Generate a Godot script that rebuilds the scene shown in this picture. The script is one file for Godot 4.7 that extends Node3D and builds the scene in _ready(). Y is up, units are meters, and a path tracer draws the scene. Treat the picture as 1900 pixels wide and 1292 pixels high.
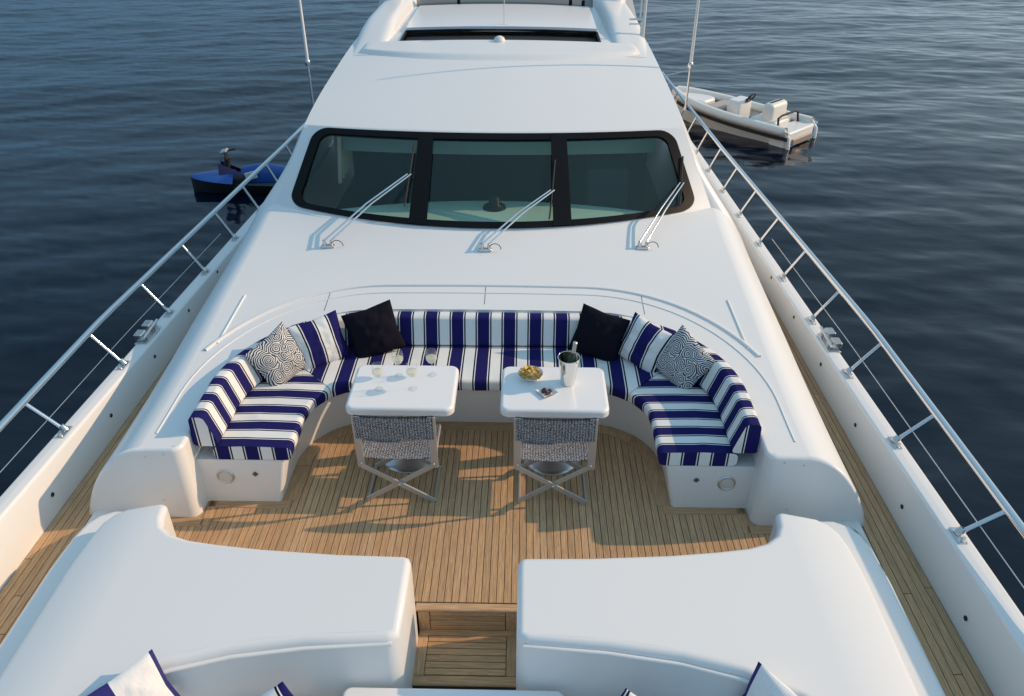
extends Node3D
# ---------------------------------------------------------------- mesh builder
class MB:
	var v := PackedVector3Array()
	var n := PackedVector3Array()
	var uv := PackedVector2Array()
	var idx := PackedInt32Array()
	func vert(p: Vector3, nn: Vector3, t := Vector2.ZERO) -> int:
		v.append(p); n.append(nn); uv.append(t)
		return v.size() - 1
	func tri(a: int, b: int, c: int) -> void:
		# front faces run clockwise; the turn follows the normals
		var g := (v[b] - v[a]).cross(v[c] - v[a])
		if g.dot(n[a] + n[b] + n[c]) > 0.0:
			idx.append(a); idx.append(c); idx.append(b)
		else:
			idx.append(a); idx.append(b); idx.append(c)
	func quad(a: int, b: int, c: int, d: int) -> void:
		tri(a, b, c); tri(a, c, d)
	func flat(ps: Array, outward := Vector3.ZERO) -> void:
		var nn: Vector3 = ((ps[1] - ps[0]) as Vector3).cross(ps[2] - ps[0]).normalized()
		if outward != Vector3.ZERO and nn.dot(outward) < 0.0: nn = -nn
		var first := v.size()
		for p in ps: vert(p, nn, Vector2(p.x, p.z))
		for i in range(1, ps.size() - 1): tri(first, first + i, first + i + 1)
	# a surface from a function of two numbers in 0..1; normals from differences
	func grid(f: Callable, nu: int, nv: int, flip := false, tex = null) -> void:
		var first := v.size()
		var e := 0.0015
		for j in nv + 1:
			for i in nu + 1:
				var a := float(i) / nu
				var b := float(j) / nv
				var p: Vector3 = f.call(a, b)
				var du: Vector3 = f.call(minf(a + e, 1.0), b) - f.call(maxf(a - e, 0.0), b)
				var dv: Vector3 = f.call(a, minf(b + e, 1.0)) - f.call(a, maxf(b - e, 0.0))
				if du.length() < 1e-9: du = f.call(minf(a + e, 1.0), clampf(b, 0.02, 0.98)) - f.call(maxf(a - e, 0.0), clampf(b, 0.02, 0.98))
				if dv.length() < 1e-9: dv = f.call(clampf(a, 0.02, 0.98), minf(b + e, 1.0)) - f.call(clampf(a, 0.02, 0.98), maxf(b - e, 0.0))
				var nn := du.cross(dv).normalized()
				if flip: nn = -nn
				var t := Vector2(a, b)
				if tex != null: t = tex.call(p, a, b)
				vert(p, nn, t)
		for j in nv:
			for i in nu:
				var q := first + j * (nu + 1) + i
				quad(q, q + 1, q + nu + 2, q + nu + 1)
	# chamfered box
	func box(c: Vector3, s: Vector3, ch := 0.004, basis := Basis()) -> void:
		var h := s * 0.5
		ch = minf(ch, minf(h.x, minf(h.y, h.z)) * 0.9)
		var pt := func(sx: int, sy: int, sz: int, ax: int) -> Vector3:
			var p := Vector3(sx * h.x, sy * h.y, sz * h.z)
			if ax != 0: p.x -= sx * ch
			if ax != 1: p.y -= sy * ch
			if ax != 2: p.z -= sz * ch
			return c + basis * p
		for s1 in [-1, 1]:
			flat([pt.call(s1, -1, -1, 0), pt.call(s1, 1, -1, 0), pt.call(s1, 1, 1, 0), pt.call(s1, -1, 1, 0)], basis * Vector3(s1, 0, 0))
			flat([pt.call(-1, s1, -1, 1), pt.call(1, s1, -1, 1), pt.call(1, s1, 1, 1), pt.call(-1, s1, 1, 1)], basis * Vector3(0, s1, 0))
			flat([pt.call(-1, -1, s1, 2), pt.call(1, -1, s1, 2), pt.call(1, 1, s1, 2), pt.call(-1, 1, s1, 2)], basis * Vector3(0, 0, s1))
			for s2 in [-1, 1]:
				flat([pt.call(s1, s2, -1, 0), pt.call(s1, s2, 1, 0), pt.call(s1, s2, 1, 1), pt.call(s1, s2, -1, 1)], basis * Vector3(s1, s2, 0))
				flat([pt.call(s1, -1, s2, 0), pt.call(s1, 1, s2, 0), pt.call(s1, 1, s2, 2), pt.call(s1, -1, s2, 2)], basis * Vector3(s1, 0, s2))
				flat([pt.call(-1, s1, s2, 1), pt.call(1, s1, s2, 1), pt.call(1, s1, s2, 2), pt.call(-1, s1, s2, 2)], basis * Vector3(0, s1, s2))
				for s3 in [-1, 1]:
					flat([pt.call(s1, s2, s3, 0), pt.call(s1, s2, s3, 1), pt.call(s1, s2, s3, 2)], basis * Vector3(s1, s2, s3))
	# flat bar between two points: w across (along side), t thick
	func bar(a: Vector3, b: Vector3, w: float, t: float, side: Vector3, ch := 0.003) -> void:
		var y := (b - a).normalized()
		var z := side.cross(y).normalized()
		var x := y.cross(z).normalized()
		box((a + b) * 0.5, Vector3(w, a.distance_to(b), t), ch, Basis(x, y, z))
	# round tube along points
	func tube(pts: Array, r: float, seg := 8, r2 := -1.0, caps := true) -> void:
		if r2 < 0.0: r2 = r
		var k := pts.size()
		var up := Vector3(0.13, 0.97, 0.21).normalized()
		var first := v.size()
		for i in k:
			var d: Vector3 = (pts[mini(i + 1, k - 1)] - pts[maxi(i - 1, 0)])
			d = d.normalized()
			if absf(d.dot(up)) > 0.95: up = Vector3(0.9, 0.1, 0.4).normalized()
			var s := d.cross(up).normalized()
			var w := s.cross(d).normalized()
			var rr := lerpf(r, r2, float(i) / maxf(1.0, k - 1.0))
			for j in seg:
				var an := TAU * j / seg
				var o := s * cos(an) + w * sin(an)
				vert((pts[i] as Vector3) + o * rr, o, Vector2(float(j) / seg, i))
		for i in k - 1:
			for j in seg:
				var a := first + i * seg + j
				var b := first + i * seg + (j + 1) % seg
				quad(a, b, b + seg, a + seg)
		if caps:
			for e in [0, k - 1]:
				var nn: Vector3 = (pts[0] - pts[1]).normalized() if e == 0 else (pts[k - 1] - pts[k - 2]).normalized()
				var c := vert(pts[e], nn)
				var rr := r if e == 0 else r2
				var ring := []
				for j in seg: ring.append(vert(v[first + e * seg + j], nn))
				for j in seg: tri(c, ring[j], ring[(j + 1) % seg])
	# turned shape: profile of (radius, height) round an axis
	func lathe(c: Vector3, prof: Array, seg := 20, basis := Basis()) -> void:
		var k := prof.size()
		var first := v.size()
		for i in k:
			var d: Vector2 = prof[mini(i + 1, k - 1)] - prof[maxi(i - 1, 0)]
			var nr := Vector2(d.y, -d.x).normalized()
			for j in seg:
				var an := TAU * j / seg
				var o := Vector3(cos(an), 0, sin(an))
				vert(c + basis * (o * prof[i].x + Vector3(0, prof[i].y, 0)), basis * (o * nr.x + Vector3(0, nr.y, 0)), Vector2(float(j) / seg, float(i) / k))
		for i in k - 1:
			for j in seg:
				var a := first + i * seg + j
				var b := first + i * seg + (j + 1) % seg
				quad(a, b, b + seg, a + seg)
	# closed outline in x,z lifted from y0 to y1, top edge rounded by r
	func fine(a: Vector3, b: Vector3, c: Vector3, dep: int) -> void:
		if dep == 0:
			flat([a, b, c], Vector3.UP); return
		var ab := (a + b) * 0.5; var bc := (b + c) * 0.5; var ca := (c + a) * 0.5
		fine(a, ab, ca, dep - 1); fine(ab, b, bc, dep - 1); fine(ca, bc, c, dep - 1); fine(ab, bc, ca, dep - 1)
	func camber(k: float, above: float) -> void:   # tops fall away from the centre line
		for i in v.size():
			if v[i].y > above:
				n[i] = (n[i] + Vector3(2.0 * k * v[i].x * n[i].y, 0, 0)).normalized()
				v[i].y -= k * v[i].x * v[i].x
	func slab(poly: PackedVector2Array, y0: float, y1: float, r: float, steps := 4, bottom := true, deep := 0) -> void:
		if Geometry2D.is_polygon_clockwise(poly):
			poly = poly.duplicate(); poly.reverse()
		var k := poly.size()
		var nrm := []
		var mit := []
		for i in k:
			var a := poly[(i + k - 1) % k]; var b := poly[i]; var c := poly[(i + 1) % k]
			var d1 := (b - a).normalized(); var d2 := (c - b).normalized()
			var n1 := Vector2(d1.y, -d1.x); var n2 := Vector2(d2.y, -d2.x)
			var m := (n1 + n2).normalized()
			nrm.append(m); mit.append(m / maxf(0.4, m.dot(n1)))
		var rings := [[y0, 0.0, 0.0]]
		for s in steps + 1:
			var an := PI * 0.5 * s / steps
			rings.append([y1 - r + r * sin(an), r * (1.0 - cos(an)), an])
		var first := v.size()
		for q in rings:
			for i in k:
				var p: Vector2 = poly[i] - mit[i] * q[1]
				var o: Vector2 = nrm[i]
				vert(Vector3(p.x, q[0], p.y), Vector3(o.x * cos(q[2]), sin(q[2]), o.y * cos(q[2])), p)
		for s in rings.size() - 1:
			for i in k:
				var a := first + s * k + i
				var b := first + s * k + (i + 1) % k
				quad(a, b, b + k, a + k)
		var top := PackedVector2Array()
		for i in k: top.append(poly[i] - mit[i] * r)
		var ti := Geometry2D.triangulate_polygon(top)
		var f2 := v.size()
		for i in k: vert(Vector3(top[i].x, y1, top[i].y), Vector3.UP, top[i])
		for i in range(0, ti.size(), 3):
			if deep > 0: fine(v[f2 + ti[i]], v[f2 + ti[i + 1]], v[f2 + ti[i + 2]], deep)
			else: tri(f2 + ti[i], f2 + ti[i + 1], f2 + ti[i + 2])
		if bottom:
			ti = Geometry2D.triangulate_polygon(poly)
			f2 = v.size()
			for i in k: vert(Vector3(poly[i].x, y0, poly[i].y), Vector3.DOWN, poly[i])
			for i in range(0, ti.size(), 3): tri(f2 + ti[i], f2 + ti[i + 1], f2 + ti[i + 2])
	func mesh() -> ArrayMesh:
		var a := []
		a.resize(Mesh.ARRAY_MAX)
		a[Mesh.ARRAY_VERTEX] = v; a[Mesh.ARRAY_NORMAL] = n; a[Mesh.ARRAY_TEX_UV] = uv; a[Mesh.ARRAY_INDEX] = idx
		var m := ArrayMesh.new()
		m.add_surface_from_arrays(Mesh.PRIMITIVE_TRIANGLES, a)
		return m

# ---------------------------------------------------------------- nodes
var taken := {}
var M := {}
var rng := RandomNumberGenerator.new()

# ---------------------------------------------------------------- scene
func _ready() -> void:
	var cam := Camera3D.new()
	cam.name = "camera"
	cam.fov = 48.03
	cam.near = 0.05
	cam.far = 6000.0
	add_child(cam)
	cam.position = Vector3(0.346, 4.25, 0.0)
	cam.rotation = Vector3(deg_to_rad(-32.457), deg_to_rad(0.925), deg_to_rad(0.164))
	cam.current = true
	var we := WorldEnvironment.new()
	var env := Environment.new()
	env.background_mode = Environment.BG_SKY
	var sky := Sky.new()
	# hazy afternoon air: blue overhead, a broad pale glow on the sun's side
	var el := deg_to_rad(28.0)
	var az := deg_to_rad(10.5)
	var to := Vector3(cos(el) * cos(az), sin(el), -cos(el) * sin(az))
	var im := Image.create(512, 256, false, Image.FORMAT_RGBF)
	for py in 256:
		for px in 512:
			var th := PI * (py + 0.5) / 256.0
			var ph := TAU * (px + 0.5) / 512.0
			var d := Vector3(sin(ph) * sin(th), cos(th), -cos(ph) * sin(th))
			var up := maxf(d.y, 0.0)
			var low := pow(1.0 - up, 3.0)
			var c := Vector3(0.30, 0.525, 0.745).lerp(Vector3(0.17, 0.35, 0.56), low)
			var g := pow(clampf((d.dot(to) + 0.30) / 1.30, 0.0, 1.0), 1.8)
			c = c.lerp(Vector3(0.70, 0.97, 1.16).lerp(Vector3(1.65, 1.88, 1.88), low), g * (0.55 + 0.45 * low))
			im.set_pixel(px, py, Color(c.x, c.y, c.z))
	var sm := PanoramaSkyMaterial.new()
	sm.panorama = ImageTexture.create_from_image(im)
	sky.sky_material = sm
	env.sky = sky
	env.background_energy_multiplier = 0.80
	env.tonemap_mode = Environment.TONE_MAPPER_LINEAR
	env.tonemap_exposure = 1.0
	env.sdfgi_enabled = true; env.ssao_enabled = true; env.ssil_enabled = true
	we.environment = env
	add_child(we)
	var sunl := DirectionalLight3D.new()
	sunl.name = "sun"
	sunl.light_color = lin(1.0, 0.69, 0.43)
	sunl.light_energy = 1.04
	sunl.light_angular_distance = 0.6
	sunl.shadow_enabled = true
	add_child(sunl)
	sunl.look_at_from_position(to * 50.0, Vector3.ZERO, Vector3.UP)
	make_materials()
	build_sea()
	yacht = thing("motor_yacht", "large white motor yacht with teak decks seen from its bow", "yacht")
	build_superstructure()
	build_windscreen()
	build_hull()
	build_rails()
	build_cockpit()
	build_wipers()
	build_cushions()
	build_pillows()
	build_tables()
	build_chairs()
	build_tableware()
	build_tender()
	build_jetski()

func numbered(s: String) -> String:
	taken[s] = taken.get(s, -1) + 1
	return s if taken[s] == 0 else "%s_%03d" % [s, taken[s]]

func tag(o: Node, label: String, category := "", group := "", kind := "") -> Node:
	if label: o.set_meta("label", label)
	if category: o.set_meta("category", category)
	if group: o.set_meta("group", group)
	if kind: o.set_meta("kind", kind)
	return o

func thing(called: String, label: String, category: String, at := Vector3.ZERO, turn := 0.0, group := "") -> Node3D:
	var o := Node3D.new()
	o.name = numbered(called)
	add_child(o)
	o.position = at
	o.rotation.y = turn
	tag(o, label, category, group)
	return o

func part(parent: Node, called: String, what, m: Material) -> MeshInstance3D:
	var o := MeshInstance3D.new()
	o.name = called
	o.mesh = what.mesh() if what is MB else what
	o.material_override = m
	parent.add_child(o, true)
	return o

func single(called: String, what: MB, m: Material, label: String, category: String, at := Vector3.ZERO, group := "") -> MeshInstance3D:
	var o := MeshInstance3D.new()
	o.name = numbered(called)
	o.mesh = what.mesh()
	o.material_override = m
	add_child(o)
	o.position = at
	tag(o, label, category, group)
	return o

# ---------------------------------------------------------------- materials
func lin(r: float, g: float, b: float) -> Color:
	return Color(r, g, b).linear_to_srgb()

func mat(c: Color, rough := 0.5, metal := 0.0, spec := 0.5) -> StandardMaterial3D:
	var m := StandardMaterial3D.new()
	m.albedo_color = c; m.roughness = rough; m.metallic = metal; m.metallic_specular = spec
	m.cull_mode = BaseMaterial3D.CULL_DISABLED
	return m

func picture(w: int, h: int, f: Callable) -> ImageTexture:
	var im := Image.create(w, h, false, Image.FORMAT_RGB8)
	for y in h:
		for x in w: im.set_pixel(x, y, f.call(x, y))
	return ImageTexture.create_from_image(im)

func noise(freq: float, sd: int, oct := 3) -> FastNoiseLite:
	var nz := FastNoiseLite.new()
	nz.seed = sd; nz.frequency = freq; nz.fractal_octaves = oct
	nz.noise_type = FastNoiseLite.TYPE_SIMPLEX_SMOOTH
	return nz

func make_materials() -> void:
	# gelcoat: white, faintly mottled by polish and salt
	var nz := noise(0.02, 3, 4)
	var gel := picture(256, 256, func(x: int, y: int):
		var a := 0.5 + 0.5 * nz.get_noise_2d(x, y)
		return Color(a, a, a))
	M.white = mat(lin(0.80, 0.80, 0.79), 0.34)
	M.white.roughness_texture = picture(128, 128, func(x: int, y: int):
		var a := 0.93 + 0.07 * nz.get_noise_2d(x * 2.0, y * 2.0)
		return Color(a, a, a))
	M.white.uv1_triplanar = true; M.white.uv1_world_triplanar = true; M.white.uv1_scale = Vector3(0.4, 0.4, 0.4)
	M.cream = mat(lin(0.78, 0.76, 0.71), 0.4)
	M.table = mat(lin(0.84, 0.84, 0.84), 0.25)
	M.steel = mat(lin(0.72, 0.73, 0.74), 0.18, 1.0)
	M.dull_steel = mat(lin(0.66, 0.66, 0.66), 0.3, 1.0)
	M.alu = mat(lin(0.50, 0.49, 0.47), 0.42, 0.55)
	M.black = mat(lin(0.008, 0.008, 0.009), 0.4, 0.0, 0.25)
	M.rubber = mat(lin(0.02, 0.02, 0.022), 0.7)
	M.caulk = mat(lin(0.02, 0.018, 0.016), 0.8)
	M.dark_in = mat(lin(0.016, 0.018, 0.02), 0.6)
	M.black_cloth = mat(lin(0.010, 0.009, 0.016), 0.9)
	M.black_cloth.metallic_specular = 0.2
	# teak: long grain along z
	var g1 := noise(0.05, 11, 4)
	var grain := picture(128, 256, func(x: int, y: int):
		var a := g1.get_noise_2d(x * 3.2, y * 0.28)
		var b := g1.get_noise_2d(x * 9.0 + 300.0, y * 0.9)
		var k := clampf(0.86 + 0.15 * a + 0.09 * b, 0.0, 1.0)
		return Color(k, k * 0.985, k * 0.96))
	var grain_x := picture(256, 128, func(x: int, y: int):
		var a := g1.get_noise_2d(y * 3.2, x * 0.28)
		var b := g1.get_noise_2d(y * 9.0 + 300.0, x * 0.9)
		var k := clampf(0.86 + 0.15 * a + 0.09 * b, 0.0, 1.0)
		return Color(k, k * 0.985, k * 0.96))
	M.teak = []
	M.teak_x = []
	var tones := [Color(0.73, 0.475, 0.275), Color(0.67, 0.425, 0.24), Color(0.76, 0.51, 0.305), Color(0.705, 0.455, 0.255), Color(0.655, 0.43, 0.25), Color(0.745, 0.48, 0.265)]
	for i in 6:
		var c: Color = tones[i]
		for way in 2:
			var m := mat(lin(c.r, c.g, c.b), 0.62, 0.0, 0.4)
			m.albedo_texture = grain if way == 0 else grain_x
			m.uv1_triplanar = true; m.uv1_world_triplanar = true
			m.uv1_scale = Vector3(4.0, 4.0, 1.0) if way == 0 else Vector3(1.0, 4.0, 4.0)
			m.uv1_offset = Vector3(0.17 * i, 0, 0.37 * i)
			(M.teak if way == 0 else M.teak_x).append(m)
	# striped sailcloth: one repeat across u
	var navy := lin(0.014, 0.013, 0.105)
	var ink := lin(0.012, 0.012, 0.025)
	var pale := lin(0.80, 0.80, 0.78)
	var weave := noise(0.35, 5, 2)
	M.stripe = mat(Color.WHITE, 0.85)
	M.stripe.metallic_specular = 0.25
	M.stripe.albedo_texture = picture(480, 64, func(x: int, y: int):
		var t: float = x / 480.0
		var c := navy
		if t > 0.44: c = pale
		if t > 0.475: c = ink
		if t > 0.53: c = pale
		if t > 0.91: c = ink
		if t > 0.965: c = pale
		var k := 1.0 + 0.07 * weave.get_noise_2d(x, y)
		return Color(c.r * k, c.g * k, c.b * k))
	# broad flag-like stripes for the front cushions
	M.broad = mat(Color.WHITE, 0.85)
	M.broad.albedo_texture = picture(256, 32, func(x: int, y: int):
		var t: float = x / 256.0
		var c := lin(0.83, 0.83, 0.82)
		if t < 0.46: c = lin(0.022, 0.02, 0.16)
		if t > 0.95: c = lin(0.022, 0.02, 0.16)
		var k := 1.0 + 0.06 * weave.get_noise_2d(x, y)
		return Color(c.r * k, c.g * k, c.b * k))
	# ring print
	var cs := []
	rng.seed = 77
	for i in 13: cs.append(Vector2(rng.randf() * 512.0, rng.randf() * 512.0))
	var wob := noise(0.012, 8, 2)
	M.rings = mat(Color.WHITE, 0.85)
	M.rings.albedo_texture = picture(512, 512, func(x: int, y: int):
		var d := 1e9
		var p := Vector2(x, y)
		for c in cs: d = minf(d, p.distance_to(c))
		d += 9.0 * wob.get_noise_2d(x, y)
		var s := sin(d * TAU / 19.0)
		var k := clampf(0.5 + s * 2.2, 0.0, 1.0)
		return lin(0.02, 0.022, 0.03).lerp(lin(0.74, 0.74, 0.73), k))
	# black and white woven vinyl
	var wv := noise(0.5, 21, 1)
	M.mesh_cloth = mat(Color.WHITE, 0.8)
	M.mesh_cloth.albedo_texture = picture(256, 256, func(x: int, y: int):
		var a := wv.get_noise_2d(x * 1.3, y * 0.42) * 1.6 + 0.35 * sin(x * TAU / 8.0)
		var k := clampf(0.5 + 1.6 * a, 0.0, 1.0)
		return lin(0.018, 0.018, 0.022).lerp(lin(0.56, 0.56, 0.59), k * k * k))
	# glass
	M.pane = mat(lin(0.006, 0.045, 0.033), 0.015)
	M.pane.albedo_color.a = 0.26
	M.pane.transparency = BaseMaterial3D.TRANSPARENCY_ALPHA
	M.smoke = mat(Color(0.10, 0.13, 0.14, 0.75), 0.03)
	M.smoke.transparency = BaseMaterial3D.TRANSPARENCY_ALPHA
	M.glass = mat(Color(0.9, 0.92, 0.92, 0.07), 0.02)
	M.glass.transparency = BaseMaterial3D.TRANSPARENCY_ALPHA
	M.wine = mat(Color(0.95, 0.93, 0.80, 0.45), 0.05)
	M.wine.transparency = BaseMaterial3D.TRANSPARENCY_ALPHA
	# sea
	M.sea = mat(lin(0.0006, 0.0056, 0.0165), 0.09, 0.0, 0.33)
	var rip := noise(0.03, 31, 4)
	var hm := NoiseTexture2D.new()
	hm.width = 512; hm.height = 512; hm.seamless = true; hm.noise = rip
	M.sea.heightmap_enabled = true
	M.sea.heightmap_texture = hm
	M.sea.heightmap_scale = 0.32
	M.sea.uv1_triplanar = true; M.sea.uv1_world_triplanar = true
	M.sea.uv1_scale = Vector3(0.09, 0.09, 0.2)

# ---------------------------------------------------------------- yacht lines
const ZF := -4.24      # front end of the coaming arms
const ZB := -6.02      # back of the lounge recess
const ZW := -7.25      # windscreen foot on the centre line

func curve_back(z: float) -> float:    # how far a cross line bends aft at the sides
	return 0.55 * smoothstep(ZB, ZW, z)

func coach_top(z: float) -> float:
	var t := (ZF - z) / 3.01
	return 0.70 + 0.325 * pow(maxf(t, 0.0), 1.9)

func base_half(z: float) -> float:
	return 2.92 + 0.022 * (-4.24 - z)

func side_deck(z: float) -> float:
	return 0.02 * (z + 5.0)

func cap_h(z: float) -> float:
	return 0.41 + 0.052 * (z + 4.75)

func rail_h(z: float) -> float:
	return 0.69 - 0.0 if z > -6.0 else 0.69 - 0.048 * (-6.0 - z)

func side_wall(w: float, ys: float, b: float, d: float, t: float, full := 1.0) -> Vector2:
	var p0 := Vector2(w, ys)
	var p1 := Vector2(w + lerpf(0.14, 0.36, full) * (b - w), ys - 0.02 - (1.0 - full) * 0.13 * (ys - d))
	var p2 := Vector2(b - lerpf(0.42, 0.22, full) * (b - w), d + lerpf(0.36, 0.62, full) * (ys - d))
	var p3 := Vector2(b, d)
	var q := 1.0 - t
	return p0 * q * q * q + p1 * 3.0 * q * q * t + p2 * 3.0 * q * t * t + p3 * t * t * t

# stations of cabin and roof: q 0 windscreen foot, 1 windscreen head, 2 brow, 3 aft end
func st(q: float) -> Dictionary:
	if q <= 1.0:
		return {z = lerpf(ZW, -8.2, q), t = lerpf(coach_top(ZW), 1.75, q), k = lerpf(0.55, 0.30, q), w = lerpf(2.376, 2.08, q), c = 0.04}
	var u := q - 1.0   # 0..2 -> z -8.2 .. -14.2
	var z := lerpf(-8.2, -14.2, u * 0.5)
	var h := 1.75 + 0.478 * (1.0 - pow(1.0 - u * 0.5, 3.0))
	return {z = z, t = h, k = lerpf(0.30, 0.08, u * 0.5), w = 2.08 - 0.10 * minf(1.0, u), c = 0.04 + 0.05 * smoothstep(0.0, 0.6, u)}

func roof(a: float, q: float) -> Vector3:    # a -1..1 across the top
	var s := st(q)
	var x: float = a * s.w
	return Vector3(x, s.t - s.c * a * a, s.z - s.k * x * x * 0.25)

func roof_side(t: float, q: float, sgn: float) -> Vector3:
	var s := st(q)
	var z: float = s.z - s.k * s.w * s.w * 0.25
	var p := side_wall(s.w, s.t - s.c, base_half(z), side_deck(z), t, 1.0 - 0.9 * smoothstep(-0.1, 0.9, q))
	return Vector3(sgn * p.x, p.y, z)

func coach(a: float, z: float) -> Vector3:
	var x := a * 2.376
	return Vector3(x, coach_top(z) - 0.04 * a * a, z - curve_back(z) * x * x * 0.25)

func coach_side(t: float, z: float, sgn: float) -> Vector3:
	var zz := z - curve_back(z) * 2.376 * 2.376 * 0.25
	var p := side_wall(2.376, coach_top(z) - 0.04, base_half(zz), side_deck(zz), t)
	return Vector3(sgn * p.x, p.y, zz)

# the lounge line: the seat's front edge, t along it from the right end round to the left, s outwards
const UL := 0.43
const UR := 0.47
const UX := 1.37
const UZ := -4.42
func lounge_len() -> float:
	return 2.0 * (UL + UR * PI * 0.5) + 2.0 * (UX - UR)

func lounge(d: float, s: float) -> Vector2:
	var total := lounge_len()
	var m := d if d <= total * 0.5 else total - d
	var p: Vector2
	if m < UL: p = Vector2(UX + s, UZ - m)
	elif m < UL + UR * PI * 0.5:
		var an := (m - UL) / UR
		p = Vector2(UX - UR + (UR + s) * cos(an), UZ - UL - (UR + s) * sin(an))
	else:
		p = Vector2(UX - UR - (m - UL - UR * PI * 0.5), UZ - UL - UR - s)
	return p if d <= total * 0.5 else Vector2(-p.x, p.y)

func inner_x(z: float) -> float:     # the recess edge (s = 0.70) as a half width at z
	if z > UZ - UL: return UX + 0.70
	var r := UR + 0.70
	var dz := (UZ - UL) - z
	return UX - UR + sqrt(maxf(0.0, r * r - dz * dz))

func rounded(x0: float, x1: float, z0: float, z1: float, r: float, n := 5) -> PackedVector2Array:
	var out := PackedVector2Array()
	for c in [[x1 - r, z1 - r, 0.0], [x0 + r, z1 - r, 0.5], [x0 + r, z0 + r, 1.0], [x1 - r, z0 + r, 1.5]]:
		for i in n + 1:
			var an: float = PI * (c[2] + 0.5 * i / n)
			out.append(Vector2(c[0] + r * cos(an), c[1] + r * sin(an)))
	return out

# strip between two closed outlines given as (a,q) on the roof, or any surface function
func ring(mb: MB, f: Callable, inner: Array, outer: Array, steps: int) -> void:
	var k := inner.size()
	var first := mb.v.size()
	for s in steps + 1:
		for i in k:
			var p: Vector2 = (inner[i] as Vector2).lerp(outer[i], float(s) / steps)
			var e := 0.01
			var du: Vector3 = f.call(p.x + e, p.y) - f.call(p.x - e, p.y)
			var dv: Vector3 = f.call(p.x, p.y + e) - f.call(p.x, p.y - e)
			mb.vert(f.call(p.x, p.y), dv.cross(du).normalized() * (1.0 if dv.cross(du).y > 0 else -1.0), p)
	for s in steps:
		for i in k:
			var a := first + s * k + i
			var b := first + s * k + (i + 1) % k
			mb.quad(a, b, b + k, a + k)

func outline(x0: float, x1: float, y0: float, y1: float, rx: float, ry: float, n: int) -> Array:
	var out := []
	for c in [[x1 - rx, y1 - ry, 0.0], [x0 + rx, y1 - ry, 0.5], [x0 + rx, y0 + ry, 1.0], [x1 - rx, y0 + ry, 1.5]]:
		var nxt := []
		for i in n + 1:
			var an: float = PI * (c[2] + 0.5 * i / n)
			nxt.append(Vector2(c[0] + rx * cos(an), c[1] + ry * sin(an)))
		out.append_array(nxt)
	# even out the straight runs
	var full := []
	for i in out.size():
		full.append(out[i])
		var b: Vector2 = out[(i + 1) % out.size()]
		if i % (n + 1) == n:
			for j in range(1, 24): full.append((out[i] as Vector2).lerp(b, j / 24.0))
	return full

var yacht: Node3D

func mould_line(d0: float, d1: float, s: float, w: float, h: float, n := 60) -> MB:   # raised thin moulding on the coach roof, following the lounge line at distance s
	var mb := MB.new()
	var prof := [[-w * 0.5, -0.01], [-w * 0.45, h * 0.7], [-w * 0.2, h], [w * 0.2, h], [w * 0.45, h * 0.7], [w * 0.5, -0.01]]
	mb.grid(func(a: float, b: float):
		var pq := b * 5.0
		var i := mini(int(pq), 4)
		var fr := pq - i
		var ss: float = s + lerpf(prof[i][0], prof[i + 1][0], fr)
		var hh: float = lerpf(prof[i][1], prof[i + 1][1], fr)
		var p := lounge(lerpf(d0, d1, a), ss)
		return Vector3(p.x, top_at(p.x, p.y) + hh, p.y), n, 10)
	return mb

func top_at(x: float, z: float) -> float:
	var zc := z
	for i in 6: zc = z + curve_back(zc) * x * x * 0.25
	return coach_top(zc) - 0.04 * pow(x / 2.376, 2.0)

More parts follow.
